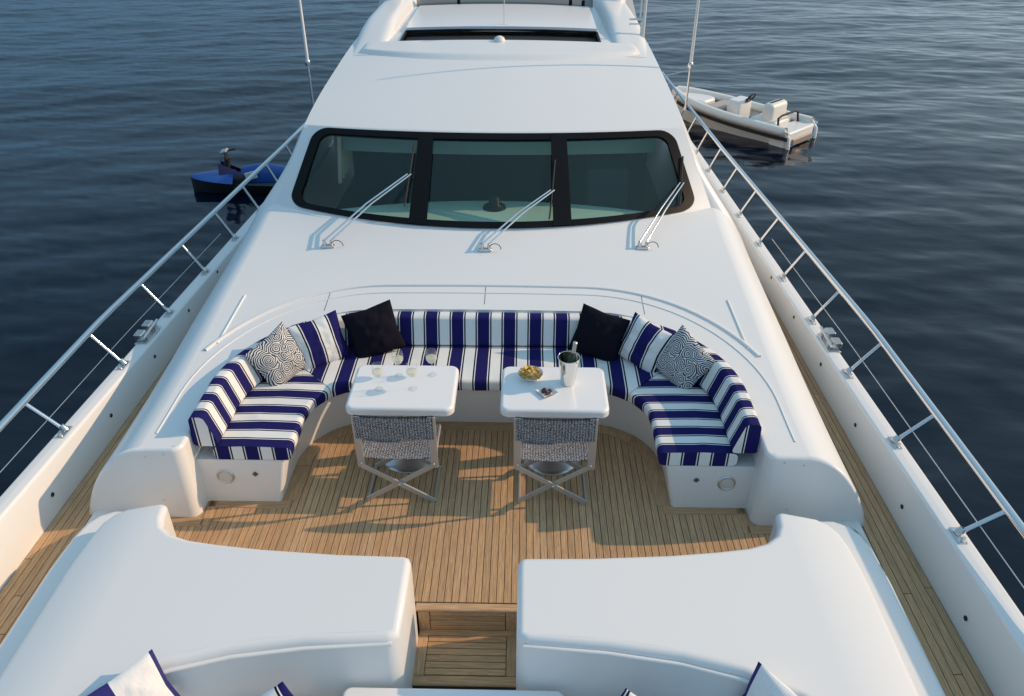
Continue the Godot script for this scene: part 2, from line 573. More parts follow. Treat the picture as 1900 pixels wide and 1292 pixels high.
# ---------------------------------------------------------------- yacht
func build_superstructure() -> void:
	# coaming arms and the deck around the lounge recess
	var mb := MB.new()
	for sg in [-1.0, 1.0]:
		mb.grid(func(a: float, b: float):
			var z := lerpf(ZB, ZF - 0.03, b)
			var xi := inner_x(z) + 0.03
			if z > ZF - 0.08: xi = inner_x(z) + 0.08 - sqrt(maxf(0.0, 0.0025 - pow(z - ZF + 0.08, 2.0)))
			return Vector3(sg * lerpf(xi, 2.376, a), coach_top(z) - 0.04 * pow(lerpf(xi, 2.376, a) / 2.376, 2.0), z), 20, 120)
		mb.grid(func(a: float, b: float): return coach_side(a, lerpf(ZB, ZF - 0.03, b), sg), 20, 20)
		# rounded front end of the arm
		var n := 5
		var prev := []
		for i in n + 1:
			var an := PI * 0.5 * i / n
			var z := ZF - 0.03 + 0.03 * sin(an)
			var inset := 0.03 * (1.0 - cos(an))
			var row := []
			for j in 31:
				var u := j / 30.0
				var p: Vector3
				if u < 0.5:
					var x := lerpf(inner_x(ZF) + 0.08, 2.376, u * 2.0)
					p = Vector3(sg * x, coach_top(ZF) - 0.04 * pow(x / 2.376, 2.0) - inset, z)
				else:
					p = coach_side((u - 0.5) * 2.0, ZF - 0.03, sg)
					p.x -= sg * inset * clampf((u - 0.5) * 4.0, 0.0, 1.0)
					p.y -= inset * clampf(1.0 - (u - 0.5) * 4.0, 0.0, 1.0)
					p.z = z
				var up := (p - Vector3(sg * 2.4, 0.1, z)).normalized()
				var nn := (Vector3(0, 0, sin(an)) + (Vector3(0, 1, 0) if u < 0.45 else Vector3(up.x, up.y, 0).normalized()) * cos(an)).normalized()
				row.append(mb.vert(p, nn))
			if i > 0:
				for j in 30: mb.quad(prev[j], prev[j + 1], row[j + 1], row[j])
			prev = row
		var face := []
		for j in 31: face.append(mb.v[prev[j]])
		face.append(Vector3(sg * (inner_x(ZF) + 0.08), 0.0, ZF))
		var fp := PackedVector2Array()
		for q in face: fp.append(Vector2(q.x, q.y))
		var ti := Geometry2D.triangulate_polygon(fp)
		var f0 := mb.v.size()
		for q in face: mb.vert(q, Vector3(0, 0, 1))
		for i in range(0, ti.size(), 3): mb.tri(f0 + ti[i], f0 + ti[i + 1], f0 + ti[i + 2])
	# wall of the recess behind the cushions with a rounded lip, round its front corners to the arms' faces
	mb.grid(func(a: float, b: float):
		var d := lerpf(-0.102, lounge_len() + 0.102, a)
		var an := clampf((b - 0.5) * 2.0, 0.0, 1.0) * PI * 0.5
		var dd := clampf(d, 0.0, lounge_len())
		var p := lounge(dd, 0.70 + 0.03 * (1.0 - cos(an)))
		if d < 0.0: p.y = UZ - d
		if d > lounge_len(): p.y = UZ + (d - lounge_len())
		var top := top_at(p.x, p.y)
		return Vector3(p.x, lerpf(0.0, top - 0.03, minf(1.0, b * 2.0)) + 0.03 * sin(an), p.y), 160, 12)
	for sg in [-1.0, 1.0]:   # vertical round between inner wall and front face
		mb.grid(func(a: float, b: float):
			var an := PI * 0.5 * a
			var rr := PI * 0.5 * clampf(b * 2.0 - 1.0, 0.0, 1.0)
			var r := 0.08 - 0.03 * (1.0 - cos(rr))
			var x: float = inner_x(ZF) + 0.08 - r * cos(an)
			var ty := coach_top(ZF) - 0.04 * pow(x / 2.376, 2.0)
			return Vector3(sg * x, lerpf(0.0, ty - 0.03, minf(1.0, b * 2.0)) + 0.03 * sin(rr), ZF - 0.08 + r * sin(an)), 10, 12)
	# coach roof from the recess to the windscreen
	mb.grid(func(a: float, b: float): return coach(a * 2.0 - 1.0, lerpf(ZB, ZW, b)), 60, 24)
	for sg in [-1.0, 1.0]:
		mb.grid(func(a: float, b: float): return coach_side(a, lerpf(ZB, ZW, b), sg), 20, 16)
		mb.grid(func(a: float, b: float): return roof_side(a, lerpf(0.0, 1.0, b), sg), 20, 20)
		mb.grid(func(a: float, b: float): return roof_side(a, lerpf(1.0, 3.0, b), sg), 20, 30)
	# cheek round the windscreen
	var hole := outline(-0.926, 0.926, 0.03, 0.965, 0.075, 0.15, 8)
	var rim := outline(-1.0, 1.0, 0.0, 1.0, 0.0005, 0.0005, 8)
	ring(mb, roof, hole, rim, 3)
	# roof with the sunroof opening
	mb.grid(func(a: float, b: float): return roof(a * 2.0 - 1.0, lerpf(1.0, 1.82, b)), 60, 20)
	var h2 := outline(-0.66, 0.66, 1.86, 2.04, 0.01, 0.01, 3)
	var r2 := outline(-1.0, 1.0, 1.82, 2.2, 0.0005, 0.0005, 3)
	ring(mb, roof, h2, r2, 3)
	mb.grid(func(a: float, b: float): return roof(a * 2.0 - 1.0, lerpf(2.2, 3.0, b)), 40, 10)
	# aft bulkhead
	mb.flat([Vector3(-2.9, -0.2, -14.15), Vector3(2.9, -0.2, -14.15), Vector3(2.1, 2.2, -14.15), Vector3(-2.1, 2.2, -14.15)], Vector3(0, 0, -1))
	part(yacht, "superstructure", mb, M.white)
	# brow: raised step across the roof ahead of the sunroof
	mb = MB.new()
	mb.grid(func(a: float, b: float):
		var x := (a * 2.0 - 1.0) * 1.86
		var q0 := 1.60 + 0.13 * pow(absf(a * 2.0 - 1.0), 2.4)
		var q := lerpf(q0, 1.835, clampf(b, 0.0, 1.0))
		var rise := 0.055 * smoothstep(0.0, 0.22, b) * (1.0 - smoothstep(0.93, 1.0, absf(a * 2.0 - 1.0))) - 0.006
		var s := st(q)
		var p := roof(x / s.w, q)
		p.y += rise
		return p, 60, 26)
	part(yacht, "roof_brow", mb, M.white)
	# flybridge side rails: rounded ridges that run aft
	for sg in [-1.0, 1.0]:
		mb = MB.new()
		mb.grid(func(a: float, b: float):
			var q := lerpf(1.70, 2.95, a)
			var s := st(q)
			var xc: float = lerpf(1.74, 1.66, a)
			var hw := lerpf(0.20, 0.26, smoothstep(0.0, 0.3, a))
			var hh := 0.15 * smoothstep(0.0, 0.4, a) + 0.015
			var t := b * 2.0 - 1.0
			var x := xc + hw * t
			var p := roof(sg * x / s.w, q)
			p.y += hh * pow(1.0 - pow(absf(t), 5.0), 0.7) - 0.012
			return p, 40, 18)
		part(yacht, "flybridge_coaming", mb, M.white)
	# sunroof: dark frame and a glass panel slid aft, standing a little proud
	var sun := Node3D.new(); sun.name = "sunroof"; yacht.add_child(sun)
	mb = MB.new()
	for y in [[1.86, 0.018], [2.045, 0.02]]:
		mb.tube([roof(-0.665, y[0]) + Vector3(0, 0.01, 0), roof(-0.3, y[0]) + Vector3(0, 0.012, 0), roof(0.3, y[0]) + Vector3(0, 0.012, 0), roof(0.665, y[0]) + Vector3(0, 0.01, 0)], y[1], 8)
	mb.tube([roof(0.665, 1.86), roof(0.665, 2.045)], 0.022, 8)
	mb.tube([roof(-0.665, 1.86), roof(-0.665, 2.045)], 0.022, 8)
	part(sun, "frame", mb, M.black)
	mb = MB.new()
	mb.grid(func(a: float, b: float): return roof((a * 2.0 - 1.0) * 0.655, lerpf(1.875, 2.03, b)) - Vector3(0, 0.05, 0), 8, 4)
	part(sun, "blind", mb, M.dark_in)
	mb = MB.new()
	mb.grid(func(a: float, b: float):
		var p := roof((a * 2.0 - 1.0) * 0.665, lerpf(2.06, 2.62, b))
		return p + Vector3(0, 0.05 - 0.02 * b, 0), 24, 10)
	mb.grid(func(a: float, b: float):
		var p := roof((a * 2.0 - 1.0) * 0.665, 2.06)
		return p + Vector3(0, lerpf(-0.01, 0.05, b), 0), 24, 1)
	part(sun, "sliding_panel", mb, M.table)
	mb = MB.new()
	mb.lathe(roof(0.0, 1.82) + Vector3(0, 0.04, 0), [Vector2(0.075, 0.0), Vector2(0.075, 0.02), Vector2(0.06, 0.05), Vector2(0.03, 0.068), Vector2(0.001, 0.073)], 16)
	part(yacht, "roof_light", mb, M.cream)
	mb = MB.new()
	var wp := roof(0.02, 2.10) + Vector3(0, 0.045, 0)
	mb.tube([wp, wp + Vector3(0, 0.34, 0)], 0.006, 6)
	mb.box(wp, Vector3(0.12, 0.02, 0.04), 0.005)
	part(yacht, "sunroof_aerial", mb, M.cream)
	mb = MB.new()
	mb.grid(func(a: float, b: float):
		var p := roof((a * 2.0 - 1.0) * 0.70, 2.66)
		return p + Vector3(0, lerpf(0.0, 0.42, b), -0.22 * b), 24, 4)
	part(yacht, "flybridge_screen", mb, M.smoke)
	for x in [-0.36, 0.52, 0.62]:
		mb = MB.new()
		mb.box(roof(x, 2.645) + Vector3(0, 0.06, 0), Vector3(0.05, 0.09, 0.04), 0.01)
		part(yacht, "screen_bracket", mb, M.black)
	# arch legs
	for sg in [-1.0, 1.0]:
		mb = MB.new()
		var pts := []
		for i in 9: pts.append(Vector3(sg * (1.72 - 0.015 * i), 2.05 + 0.22 * i, -13.1 - 0.10 * i))
		mb.tube(pts, 0.19, 18, 0.15)
		part(yacht, "arch_leg", mb, M.white)

func build_windscreen() -> void:
	var w := Node3D.new(); w.name = "windscreen"; yacht.add_child(w)
	tag(w, "green tinted windscreen of three panes in a black frame")
	var lift := Vector3(0, 0.012, 0.010)
	var f := func(a: float, q: float) -> Vector3: return roof(a, q) + lift
	var mb := MB.new()
	var o1 := outline(-0.934, 0.934, 0.02, 0.972, 0.08, 0.16, 8)
	var o2 := outline(-0.885, 0.885, 0.085, 0.905, 0.055, 0.11, 8)
	ring(mb, f, o2, o1, 2)
	var f2 := func(a: float, q: float) -> Vector3: return roof(a, q) - Vector3(0, 0.02, 0)
	ring(mb, f2, o2, o1, 1)
	part(w, "frame", mb, M.black)
	for sg in [-1.0, 1.0]:
		mb = MB.new()
		mb.grid(func(a: float, b: float):
			var q := lerpf(0.03, 0.96, b)
			var s := st(q)
			var x: float = sg * lerpf(0.735, 0.70, b) + (a - 0.5) * lerpf(0.19, 0.165, b)
			return roof(x / s.w, q) + Vector3(0, 0.018, 0.014), 4, 12)
		mb.grid(func(a: float, b: float):
			var q := lerpf(0.05, 0.94, b)
			var s := st(q)
			var x: float = sg * lerpf(0.735, 0.70, b) + (a - 0.5) * 0.12
			return roof(x / s.w, q) - Vector3(0, 0.05, 0), 2, 12)
		part(w, "mullion", mb, M.black)
	for i in 3:
		mb = MB.new()
		mb.grid(func(a: float, b: float):
			var q := lerpf(0.06, 0.93, b)
			var s := st(q)
			var m := lerpf(0.735, 0.70, b)
			var x: float
			if i == 1: x = lerpf(-m, m, a)
			elif i == 0: x = lerpf(-0.905 * s.w, -m, a)
			else: x = lerpf(m, 0.905 * s.w, a)
			return roof(x / s.w, q) - Vector3(0, 0.004, 0), 14, 12)
		part(w, "pane", mb, M.pane)
	# what one sees behind the glass
	var c := Node3D.new(); c.name = "wheelhouse"; yacht.add_child(c)
	mb = MB.new()
	mb.grid(func(a: float, b: float):
		var t := a * 2.0 - 1.0
		var x := t * 1.95
		var z0 := -7.34 - 0.52 * x * x * 0.25
		var z1 := -8.30 + 0.10 * x * x
		return Vector3(x, 0.93 + 0.035 * sin(b * PI), lerpf(z0, minf(z1, z0 - 0.04), b)), 40, 10)
	mb.grid(func(a: float, b: float):
		var x := (a * 2.0 - 1.0) * 1.95
		var z0 := -7.34 - 0.52 * x * x * 0.25
		return Vector3(x, lerpf(0.93, 0.2, b), minf(-8.30 + 0.10 * x * x, z0 - 0.04)), 40, 2)
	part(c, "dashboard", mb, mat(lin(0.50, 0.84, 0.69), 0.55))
	mb = MB.new()
	mb.grid(func(a: float, b: float):
		var x := (a * 2.0 - 1.0) * 1.9
		return Vector3(x, 0.975 - 0.02 * b, lerpf(-7.33, -7.50, b) - 0.54 * x * x * 0.25), 40, 2)
	part(c, "defroster_strip", mb, M.dark_in)
	mb = MB.new()
	mb.lathe(Vector3(0.02, 0.955, -8.02), [Vector2(0.13, 0), Vector2(0.12, 0.03), Vector2(0.06, 0.05), Vector2(0.055, 0.13), Vector2(0.001, 0.14)], 16)
	part(c, "compass", mb, M.black)
	mb = MB.new()
	mb.slab(rounded(-0.30, 0.30, -9.45, -9.20, 0.1), 0.05, 1.46, 0.08)
	mb.slab(rounded(-0.32, 0.32, -9.20, -8.75, 0.1), 0.1, 0.75, 0.06)
	part(c, "helm_seat", mb, M.black)
	for sg in [-1.0, 1.0]:
		mb = MB.new()
		mb.slab(rounded(sg * 1.12 - 0.3, sg * 1.12 + 0.3, -9.85, -9.6, 0.1), 0.05, 1.35, 0.08)
		part(c, "passenger_seat", mb, M.dark_in)
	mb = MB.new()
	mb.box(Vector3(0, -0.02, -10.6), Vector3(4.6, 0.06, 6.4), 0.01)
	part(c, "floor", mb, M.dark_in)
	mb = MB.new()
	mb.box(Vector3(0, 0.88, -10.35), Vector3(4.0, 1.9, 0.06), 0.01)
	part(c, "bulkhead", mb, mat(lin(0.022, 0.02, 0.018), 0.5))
	for x in [-0.50, -0.33, 0.36, 0.53]:
		mb = MB.new()
		mb.box(Vector3(x, 1.33, -10.305), Vector3(0.13, 0.46, 0.02), 0.005)
		part(c, "locker_door", mb, mat(lin(0.22, 0.24, 0.23), 0.4))
	mb = MB.new()
	mb.grid(func(a: float, b: float):
		var x := (a * 2.0 - 1.0) * 1.82
		return Vector3(x, lerpf(1.42, 1.66, b) - 0.012 * x * x, -8.42 - 0.30 * x * x * 0.25 - 0.05 * b), 20, 2)
	part(c, "added_lit_ceiling_band", mb, mat(lin(0.26, 0.44, 0.38), 0.5))  # added upright panel, stands in for the ceiling lining lit from below
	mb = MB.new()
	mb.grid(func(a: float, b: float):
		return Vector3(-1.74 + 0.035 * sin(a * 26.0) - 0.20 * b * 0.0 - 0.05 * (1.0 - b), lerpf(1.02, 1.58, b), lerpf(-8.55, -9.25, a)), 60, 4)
	part(c, "sunlit_patch_sheet", mb, mat(lin(0.70, 0.72, 0.52), 0.9))  # added sheet; its cream colour stands in for sunlight on the left wall
	mb = MB.new()
	mb.box(Vector3(1.35, 0.62, -9.2), Vector3(0.5, 0.9, 0.5), 0.03)
	part(c, "console", mb, mat(lin(0.10, 0.13, 0.13), 0.5))

func build_wipers() -> void:
	var spots := [[-1.60, -7.06, -0.85, 0.50], [-0.03, -6.93, 0.63, 0.36], [1.52, -7.08, 2.02, 0.32]]
	for s in spots:
		var w := Node3D.new(); w.name = "wiper"
		yacht.add_child(w, true)
		var x: float = s[0]; var z: float = s[1]
		var b := Vector3(x, top_at(x, z), z)
		var q: float = s[3]
		var t: Vector3 = roof(s[2] / st(q).w, q) + Vector3(0, 0.045, 0.03)
		var mb := MB.new()
		mb.box(b + Vector3(0, 0.012, 0), Vector3(0.13, 0.03, 0.05), 0.008)
		mb.tube([b + Vector3(-0.03, 0.02, 0), b + Vector3(-0.03, 0.075, 0)], 0.018, 10)
		mb.tube([b + Vector3(0.035, 0.02, 0), b + Vector3(0.035, 0.07, 0)], 0.014, 10)
		part(w, "pivot", mb, M.dull_steel)
		for o in [-0.03, 0.035]:
			mb = MB.new()
			var a := b + Vector3(o, 0.07, 0)
			var e := t + Vector3(o * 0.6, 0.0, 0)
			var mid := (a + e) * 0.5 + Vector3(0, 0.035, 0.01)
			mb.tube([a, mid, e], 0.0095, 6)
			part(w, "arm", mb, M.steel)
		mb = MB.new()
		var hose := []
		for i in 9:
			var an := PI * i / 8.0
			hose.append(b + Vector3(0.035 + 0.06 - 0.06 * cos(an), 0.02 + 0.06 * sin(an), 0.01))
		mb.tube(hose, 0.004, 5)
		part(w, "washer_hose", mb, M.rubber)
		mb = MB.new()
		var bl := []
		for i in 7:
			var qq := clampf(q + (i - 3) * 0.105, 0.09, 0.9)
			var xx: float = lerpf(s[2] - 0.03, s[2] + 0.03, i / 6.0)
			bl.append(roof(xx / st(qq).w, qq) + Vector3(0, 0.03, 0.02))
		mb.tube(bl, 0.009, 6)
		mb.tube([t, bl[3]], 0.012, 6)
		part(w, "blade", mb, M.rubber)

func half_hull(z: float) -> float:
	if z < -2.6: return 1.0
	return pow(maxf(0.0, 1.0 - pow((z + 2.6) / 9.4, 2.0)), 0.75)

func build_hull() -> void:
	for sg in [-1.0, 1.0]:
		var mb := MB.new()
		var prof := [Vector2(2.55, -2.45), Vector2(2.95, -1.4), Vector2(3.22, -0.3)]
		mb.grid(func(a: float, b: float):      # outside of the hull
			var z := lerpf(-26.0, 6.7, b)
			var k := half_hull(z)
			var top := cap_h(maxf(z, -20.0))
			var x := lerpf(2.72, 3.29, pow(a, 0.6)) * k
			return Vector3(sg * x, lerpf(-2.5, top - 0.02, a), z), 8, 60)
		part(yacht, "hull_side", mb, M.white)
		mb = MB.new()
		# cap and inner face of the bulwark as one rounded section
		var sec := [Vector2(3.155, -1.0), Vector2(3.150, -0.03), Vector2(3.152, -0.012), Vector2(3.165, 0.0), Vector2(3.22, 0.004), Vector2(3.275, 0.0), Vector2(3.29, -0.012), Vector2(3.292, -0.03)]
		mb.grid(func(a: float, b: float):
			var z := lerpf(-20.0, 6.0, b)
			var pq := a * 7.0
			var i := mini(int(pq), 6)
			var p: Vector2 = (sec[i] as Vector2).lerp(sec[i + 1], pq - i)
			var top := cap_h(z)
			var y := top + p.y if p.y > -0.9 else side_deck(z) - 0.05
			if pq < 1.0: y = lerpf(side_deck(z) - 0.05, top - 0.03, pq)
			var k := half_hull(z)
			return Vector3(sg * p.x * k, y, z), 28, 60)
		part(yacht, "bulwark", mb, M.white)
		# scuppers
		for z in [-3.28, -4.27, -5.24, -6.16, -7.04, -7.93]:
			mb = MB.new()
			mb.lathe(Vector3(sg * 3.15, 0.19, z), [Vector2(0.001, 0.003), Vector2(0.011, 0.003), Vector2(0.017, 0.006), Vector2(0.018, 0.0)], 10, Basis(Vector3(0, 0, 1), PI * 0.5 * sg))
			part(yacht, "scupper", mb, M.rubber)
		# side deck of teak
		var d := Node3D.new(); d.name = "side_deck"; yacht.add_child(d, true)
		mb = MB.new()
		mb.grid(func(a: float, b: float):
			var z := lerpf(-13.5, -1.2, b)
			return Vector3(sg * lerpf(base_half(z) - 0.045, 3.158, a), side_deck(z), z), 2, 24)
		part(d, "caulking", mb, M.caulk)
		rng.seed = 5 if sg < 0 else 6
		for k in 5:
			var cuts := [-13.5, -11.2 + rng.randf() * 1.2, -8.6 + rng.randf() * 1.2, -6.3 + rng.randf() * 1.2, -3.9 + rng.randf() * 1.3, -1.2]
			for c in 5:
				var z0: float = cuts[c] + 0.003
				var z1: float = cuts[c + 1] - 0.003
				var x0 := func(z: float) -> float: return lerpf(base_half(z) - 0.03, 3.152, k / 5.0) + 0.0025
				var x1 := func(z: float) -> float: return lerpf(base_half(z) - 0.03, 3.152, (k + 1) / 5.0) - 0.0025
				mb = MB.new()
				var h := 0.004
				var e := [Vector3(sg * x0.call(z0), side_deck(z0) + h, z0), Vector3(sg * x1.call(z0), side_deck(z0) + h, z0), Vector3(sg * x1.call(z1), side_deck(z1) + h, z1), Vector3(sg * x0.call(z1), side_deck(z1) + h, z1)]
				mb.flat(e, Vector3.UP)
				for i in 4:
					var a: Vector3 = e[i]; var b: Vector3 = e[(i + 1) % 4]
					mb.flat([a, b, b - Vector3(0, 0.006, 0), a - Vector3(0, 0.006, 0)], (a + b) * 0.5 - (e[0] + e[2]) * 0.5)
				part(d, "plank", mb, M.teak[rng.randi() % 6])
	# sheets under everything
	var mb := MB.new()
	for sh in [[-16.0, -3.44, -0.02], [-3.44, 6.2, -0.77]]:
		mb.grid(func(a: float, b: float):
			var z := lerpf(sh[0], sh[1], b)
			return Vector3((a * 2.0 - 1.0) * 3.15 * half_hull(z), minf(side_deck(z) - 0.02, sh[2]), z), 4, 40)
	part(yacht, "under_deck", mb, M.cream)
	# foredeck ahead of the well
	mb = MB.new()
	mb.grid(func(a: float, b: float):
		var z := lerpf(-0.6, 6.2, b)
		return Vector3((a * 2.0 - 1.0) * 3.14 * half_hull(z), 0.04, z), 6, 20)
	part(yacht, "foredeck", mb, M.white)

func build_rails() -> void:
	for sg in [-1.0, 1.0]:
		var r := Node3D.new(); r.name = "guard_rail"; yacht.add_child(r, true)
		var tops := []
		var rx := func(z: float) -> float: return (3.46 - 0.013 * clampf(-4.75 - z, -2.0, 7.0)) * half_hull(z)
		var zz := 1.0
		while zz > -18.0:
			var y := rail_h(zz)
			tops.append(Vector3(sg * rx.call(zz), y, zz))
			zz -= 0.3
		var mb := MB.new()
		mb.tube(tops, 0.029, 12)
		part(r, "top_rail", mb, M.steel)
		var wire := []
		for i in range(0, tops.size(), 2):
			var z: float = tops[i].z
			if z < -9.0: break
			wire.append(Vector3(sg * lerpf(3.225 * half_hull(z), rx.call(z), 0.42), lerpf(cap_h(z), tops[i].y, 0.42), z))
		mb = MB.new()
		mb.tube(wire, 0.0035, 6)
		part(r, "wire", mb, M.dull_steel)
		for i in 16:
			var z := -1.70 - 1.015 * i
			var b := Vector3(sg * 3.215 * half_hull(z), cap_h(z), z)
			var t := Vector3(sg * rx.call(z), rail_h(z) - 0.012, z)
			mb = MB.new()
			mb.tube([b, t], 0.019, 10)
			var s := part(r, "stanchion", mb, M.steel)
			mb = MB.new()
			mb.box(b + Vector3(0, 0.009, 0.02), Vector3(0.06, 0.014, 0.15), 0.005)
			mb.lathe(b + Vector3(0, 0.012, 0), [Vector2(0.03, 0), Vector2(0.03, 0.02), Vector2(0.02, 0.05), Vector2(0.017, 0.055)], 12, Basis(Vector3(0, 0, 1), -sg * 0.5))
			mb.tube([b + Vector3(0, 0.016, 0.075), b + Vector3(0, 0.05, 0.075)], 0.013, 8)
			part(s, "foot", mb, M.dull_steel)
		# fairlead on the cap
		mb = MB.new()
		var fz := -6.30
		var fb := Vector3(sg * 3.235, cap_h(fz) + 0.006, fz)
		mb.box(fb + Vector3(0, 0.004, 0), Vector3(0.12, 0.014, 0.34), 0.005)
		for dz in [-0.11, 0.07]:
			mb.box(fb + Vector3(sg * 0.035, 0.045, dz), Vector3(0.085, 0.075, 0.11), 0.012)
			mb.tube([fb + Vector3(-sg * 0.035, 0.0, dz), fb + Vector3(-sg * 0.035, 0.07, dz)], 0.018, 8)
		mb.tube([fb + Vector3(-sg * 0.035, 0.075, -0.17), fb + Vector3(-sg * 0.035, 0.06, 0.15)], 0.014, 8)
		part(yacht, "fairlead", mb, M.dull_steel)
		# whip aerial on the cabin side
		var ae := Node3D.new(); ae.name = "whip_aerial"; yacht.add_child(ae, true)
		mb = MB.new()
		var foot := Vector3(sg * 2.42, 1.42, -10.25)
		mb.tube([foot + Vector3(-sg * 0.22, -0.02, 0), foot, foot + Vector3(0, 0.6, 0)], 0.014, 8)
		part(ae, "bracket", mb, M.dull_steel)
		mb = MB.new()
		mb.tube([foot + Vector3(0, 0.56, 0), foot + Vector3(0, 2.6, 0)], 0.021, 8, 0.012)
		part(ae, "whip", mb, M.cream)
		mb = MB.new()
		mb.lathe(foot + Vector3(0, 0.53, 0), [Vector2(0.001, -0.01), Vector2(0.034, 0.0), Vector2(0.034, 0.05), Vector2(0.02, 0.07)], 10)
		if sg > 0: mb.tube([foot + Vector3(0, 0.5, 0), foot + Vector3(-0.48, 0.42, 0.1)], 0.007, 6)
		part(ae, "collar", mb, M.dull_steel)
	# twin pole beside the roof
	var mb := MB.new()
	var p := Vector3(1.93, 2.02, -11.25)
	mb.tube([p, p + Vector3(0, 1.7, 0.0)], 0.020, 8)
	mb.tube([p + Vector3(-0.055, 0.35, 0), p + Vector3(-0.055, 1.7, 0)], 0.014, 8)
	mb.tube([p + Vector3(0, 0.33, 0), p + Vector3(-0.2, 0.33, 0)], 0.014, 8)
	mb.tube([p + Vector3(0, 0.27, 0), p + Vector3(-0.2, 0.27, 0)], 0.010, 8)
	mb.tube([p + Vector3(-0.03, 0.1, 0), p + Vector3(-0.03, 0.3, 0)], 0.016, 8)
	part(yacht, "ensign_pole", mb, M.cream)

func build_cockpit() -> void:
	# teak floor, one plank beside the other
	var fl := Node3D.new(); fl.name = "cockpit_floor"; yacht.add_child(fl)
	var mb := MB.new()
	mb.flat([Vector3(-2.28, 0.0, -5.75), Vector3(2.28, 0.0, -5.75), Vector3(2.28, 0.0, -3.45), Vector3(-2.28, 0.0, -3.45)], Vector3.UP)
	part(fl, "caulking", mb, M.caulk)
	var pitch := 0.0502
	mb = MB.new()
	mb.box(Vector3(0, 0.001, -4.615), Vector3(pitch - 0.0044, 0.008, 2.24), 0.0012)
	var pm := mb.mesh()
	rng.seed = 41
	for i in range(-45, 45):
		var o := part(fl, "plank", pm, M.teak[rng.randi() % 6])
		o.position = Vector3(i * pitch + 0.012, 0, 0)
	# margin boards: nosing at the step, and round the bench foot
	mb = MB.new()
	mb.box(Vector3(0, -0.006, -3.458), Vector3(0.70, 0.024, 0.062), 0.006)
	part(fl, "nosing", mb, M.teak_x[2])
	var total := lounge_len()
	var segs := [[0.02, 0.42], [0.425, 0.80], [0.805, 1.17], [1.175, total * 0.5 - 0.003], [total * 0.5 + 0.003, total - 1.175], [total - 1.17, total - 0.805], [total - 0.80, total - 0.425], [total - 0.42, total - 0.02]]
	for k in segs.size():
		mb = MB.new()
		mb.grid(func(a: float, b: float):
			var p := lounge(lerpf(segs[k][0], segs[k][1], a), lerpf(0.015, 0.20, b))
			return Vector3(p.x, 0.0085, p.y), 10, 2)
		mb.grid(func(a: float, b: float):
			var p := lounge(lerpf(segs[k][0], segs[k][1], a), 0.015)
			return Vector3(p.x, lerpf(0.0, 0.0085, b), p.y), 10, 1)
		part(fl, "margin_board", mb, M.teak_x[k % 6] if k in [3, 4] else M.teak[k % 6])
	for sg in [-1.0, 1.0]:
		mb = MB.new()
		mb.box(Vector3(sg * 1.74, 0.004, -4.395), Vector3(0.62, 0.012, 0.085), 0.002)
		part(fl, "margin_board", mb, M.teak_x[1])
		mb = MB.new()
		mb.box(Vector3(sg * 2.27, 0.004, -4.195), Vector3(0.48, 0.012, 0.085), 0.002)
		part(fl, "margin_board", mb, M.teak_x[4])
		mb = MB.new()
		mb.box(Vector3(sg * 2.02, 0.004, -4.29), Vector3(0.06, 0.012, 0.26), 0.002)
		part(fl, "margin_board", mb, M.teak[3])
	# bench base
	var bb := Node3D.new(); bb.name = "bench_base"; yacht.add_child(bb)
	mb = MB.new()
	mb.grid(func(a: float, b: float):
		var s := lerpf(0.13, 0.045, b) if b < 0.94 else lerpf(0.05, 0.075, (b - 0.94) / 0.06)
		var p := lounge(lerpf(0.03, total - 0.03, a), s)
		return Vector3(p.x, 0.425 * b, p.y), 120, 16)
	for sg in [-1.0, 1.0]:
		var fp := [Vector3(sg * (UX + 0.16), 0.0, UZ - 0.0), Vector3(sg * 2.09, 0.0, UZ - 0.0), Vector3(sg * 2.09, 0.425, UZ), Vector3(sg * (UX + 0.075), 0.425, UZ)]
		mb.flat(fp, Vector3(0, 0, 1))
		mb.grid(func(a: float, b: float):   # rounded corner between front and end face
			var an := PI * 0.5 * a
			var s := lerpf(0.13, 0.045, b)
			return Vector3(sg * (UX + s + 0.03 - 0.03 * cos(an)), 0.425 * b, UZ - 0.03 + 0.03 * sin(an)), 5, 8)
	mb.grid(func(a: float, b: float):
		var p := lounge(lerpf(0.0, total, a), lerpf(0.06, 0.72, b))
		return Vector3(p.x, 0.424, p.y), 80, 2)
	part(bb, "bench_front", mb, M.white)
	for sg in [-1.0, 1.0]:
		mb = MB.new()
		var bs := Basis(Vector3(1, 0, 0), PI * 0.5)
		var at := Vector3(sg * 1.885, 0.262, UZ)
		mb.lathe(at, [Vector2(0.052, 0.001), Vector2(0.053, 0.010), Vector2(0.060, 0.012), Vector2(0.066, 0.008), Vector2(0.068, 0.001)], 24, bs)
		part(bb, "speaker_ring", mb, M.dull_steel)
		mb = MB.new()
		mb.lathe(at, [Vector2(0.001, 0.010), Vector2(0.03, 0.009), Vector2(0.053, 0.005)], 24, bs)
		part(bb, "speaker_grille", mb, mat(lin(0.62, 0.61, 0.56), 0.7))
		mb = MB.new()
		mb.box(Vector3(sg * 1.655, 0.29, UZ + 0.004), Vector3(0.034, 0.034, 0.012), 0.004, Basis(Vector3(0, 0, 1), PI * 0.25))
		part(bb, "courtesy_light", mb, mat(lin(0.12, 0.13, 0.15), 0.3, 0.6))
		mb = MB.new()
		for q in [[2.20, 0.62], [2.34, 0.60], [2.30, 0.18]]:
			mb.lathe(Vector3(sg * q[0], q[1], ZF + 0.001), [Vector2(0.001, 0.004), Vector2(0.006, 0.003), Vector2(0.008, 0.0)], 8, bs)
		part(bb, "screw_cap", mb, M.dull_steel)
	# mouldings on the deck behind the lounge
	part(yacht, "moulding", mould_line(0.62, total - 0.62, 1.06, 0.035, 0.016, 80), M.white)
	part(yacht, "lid_edge", mould_line(0.0, total, 0.945, 0.012, 0.007, 120), M.white)
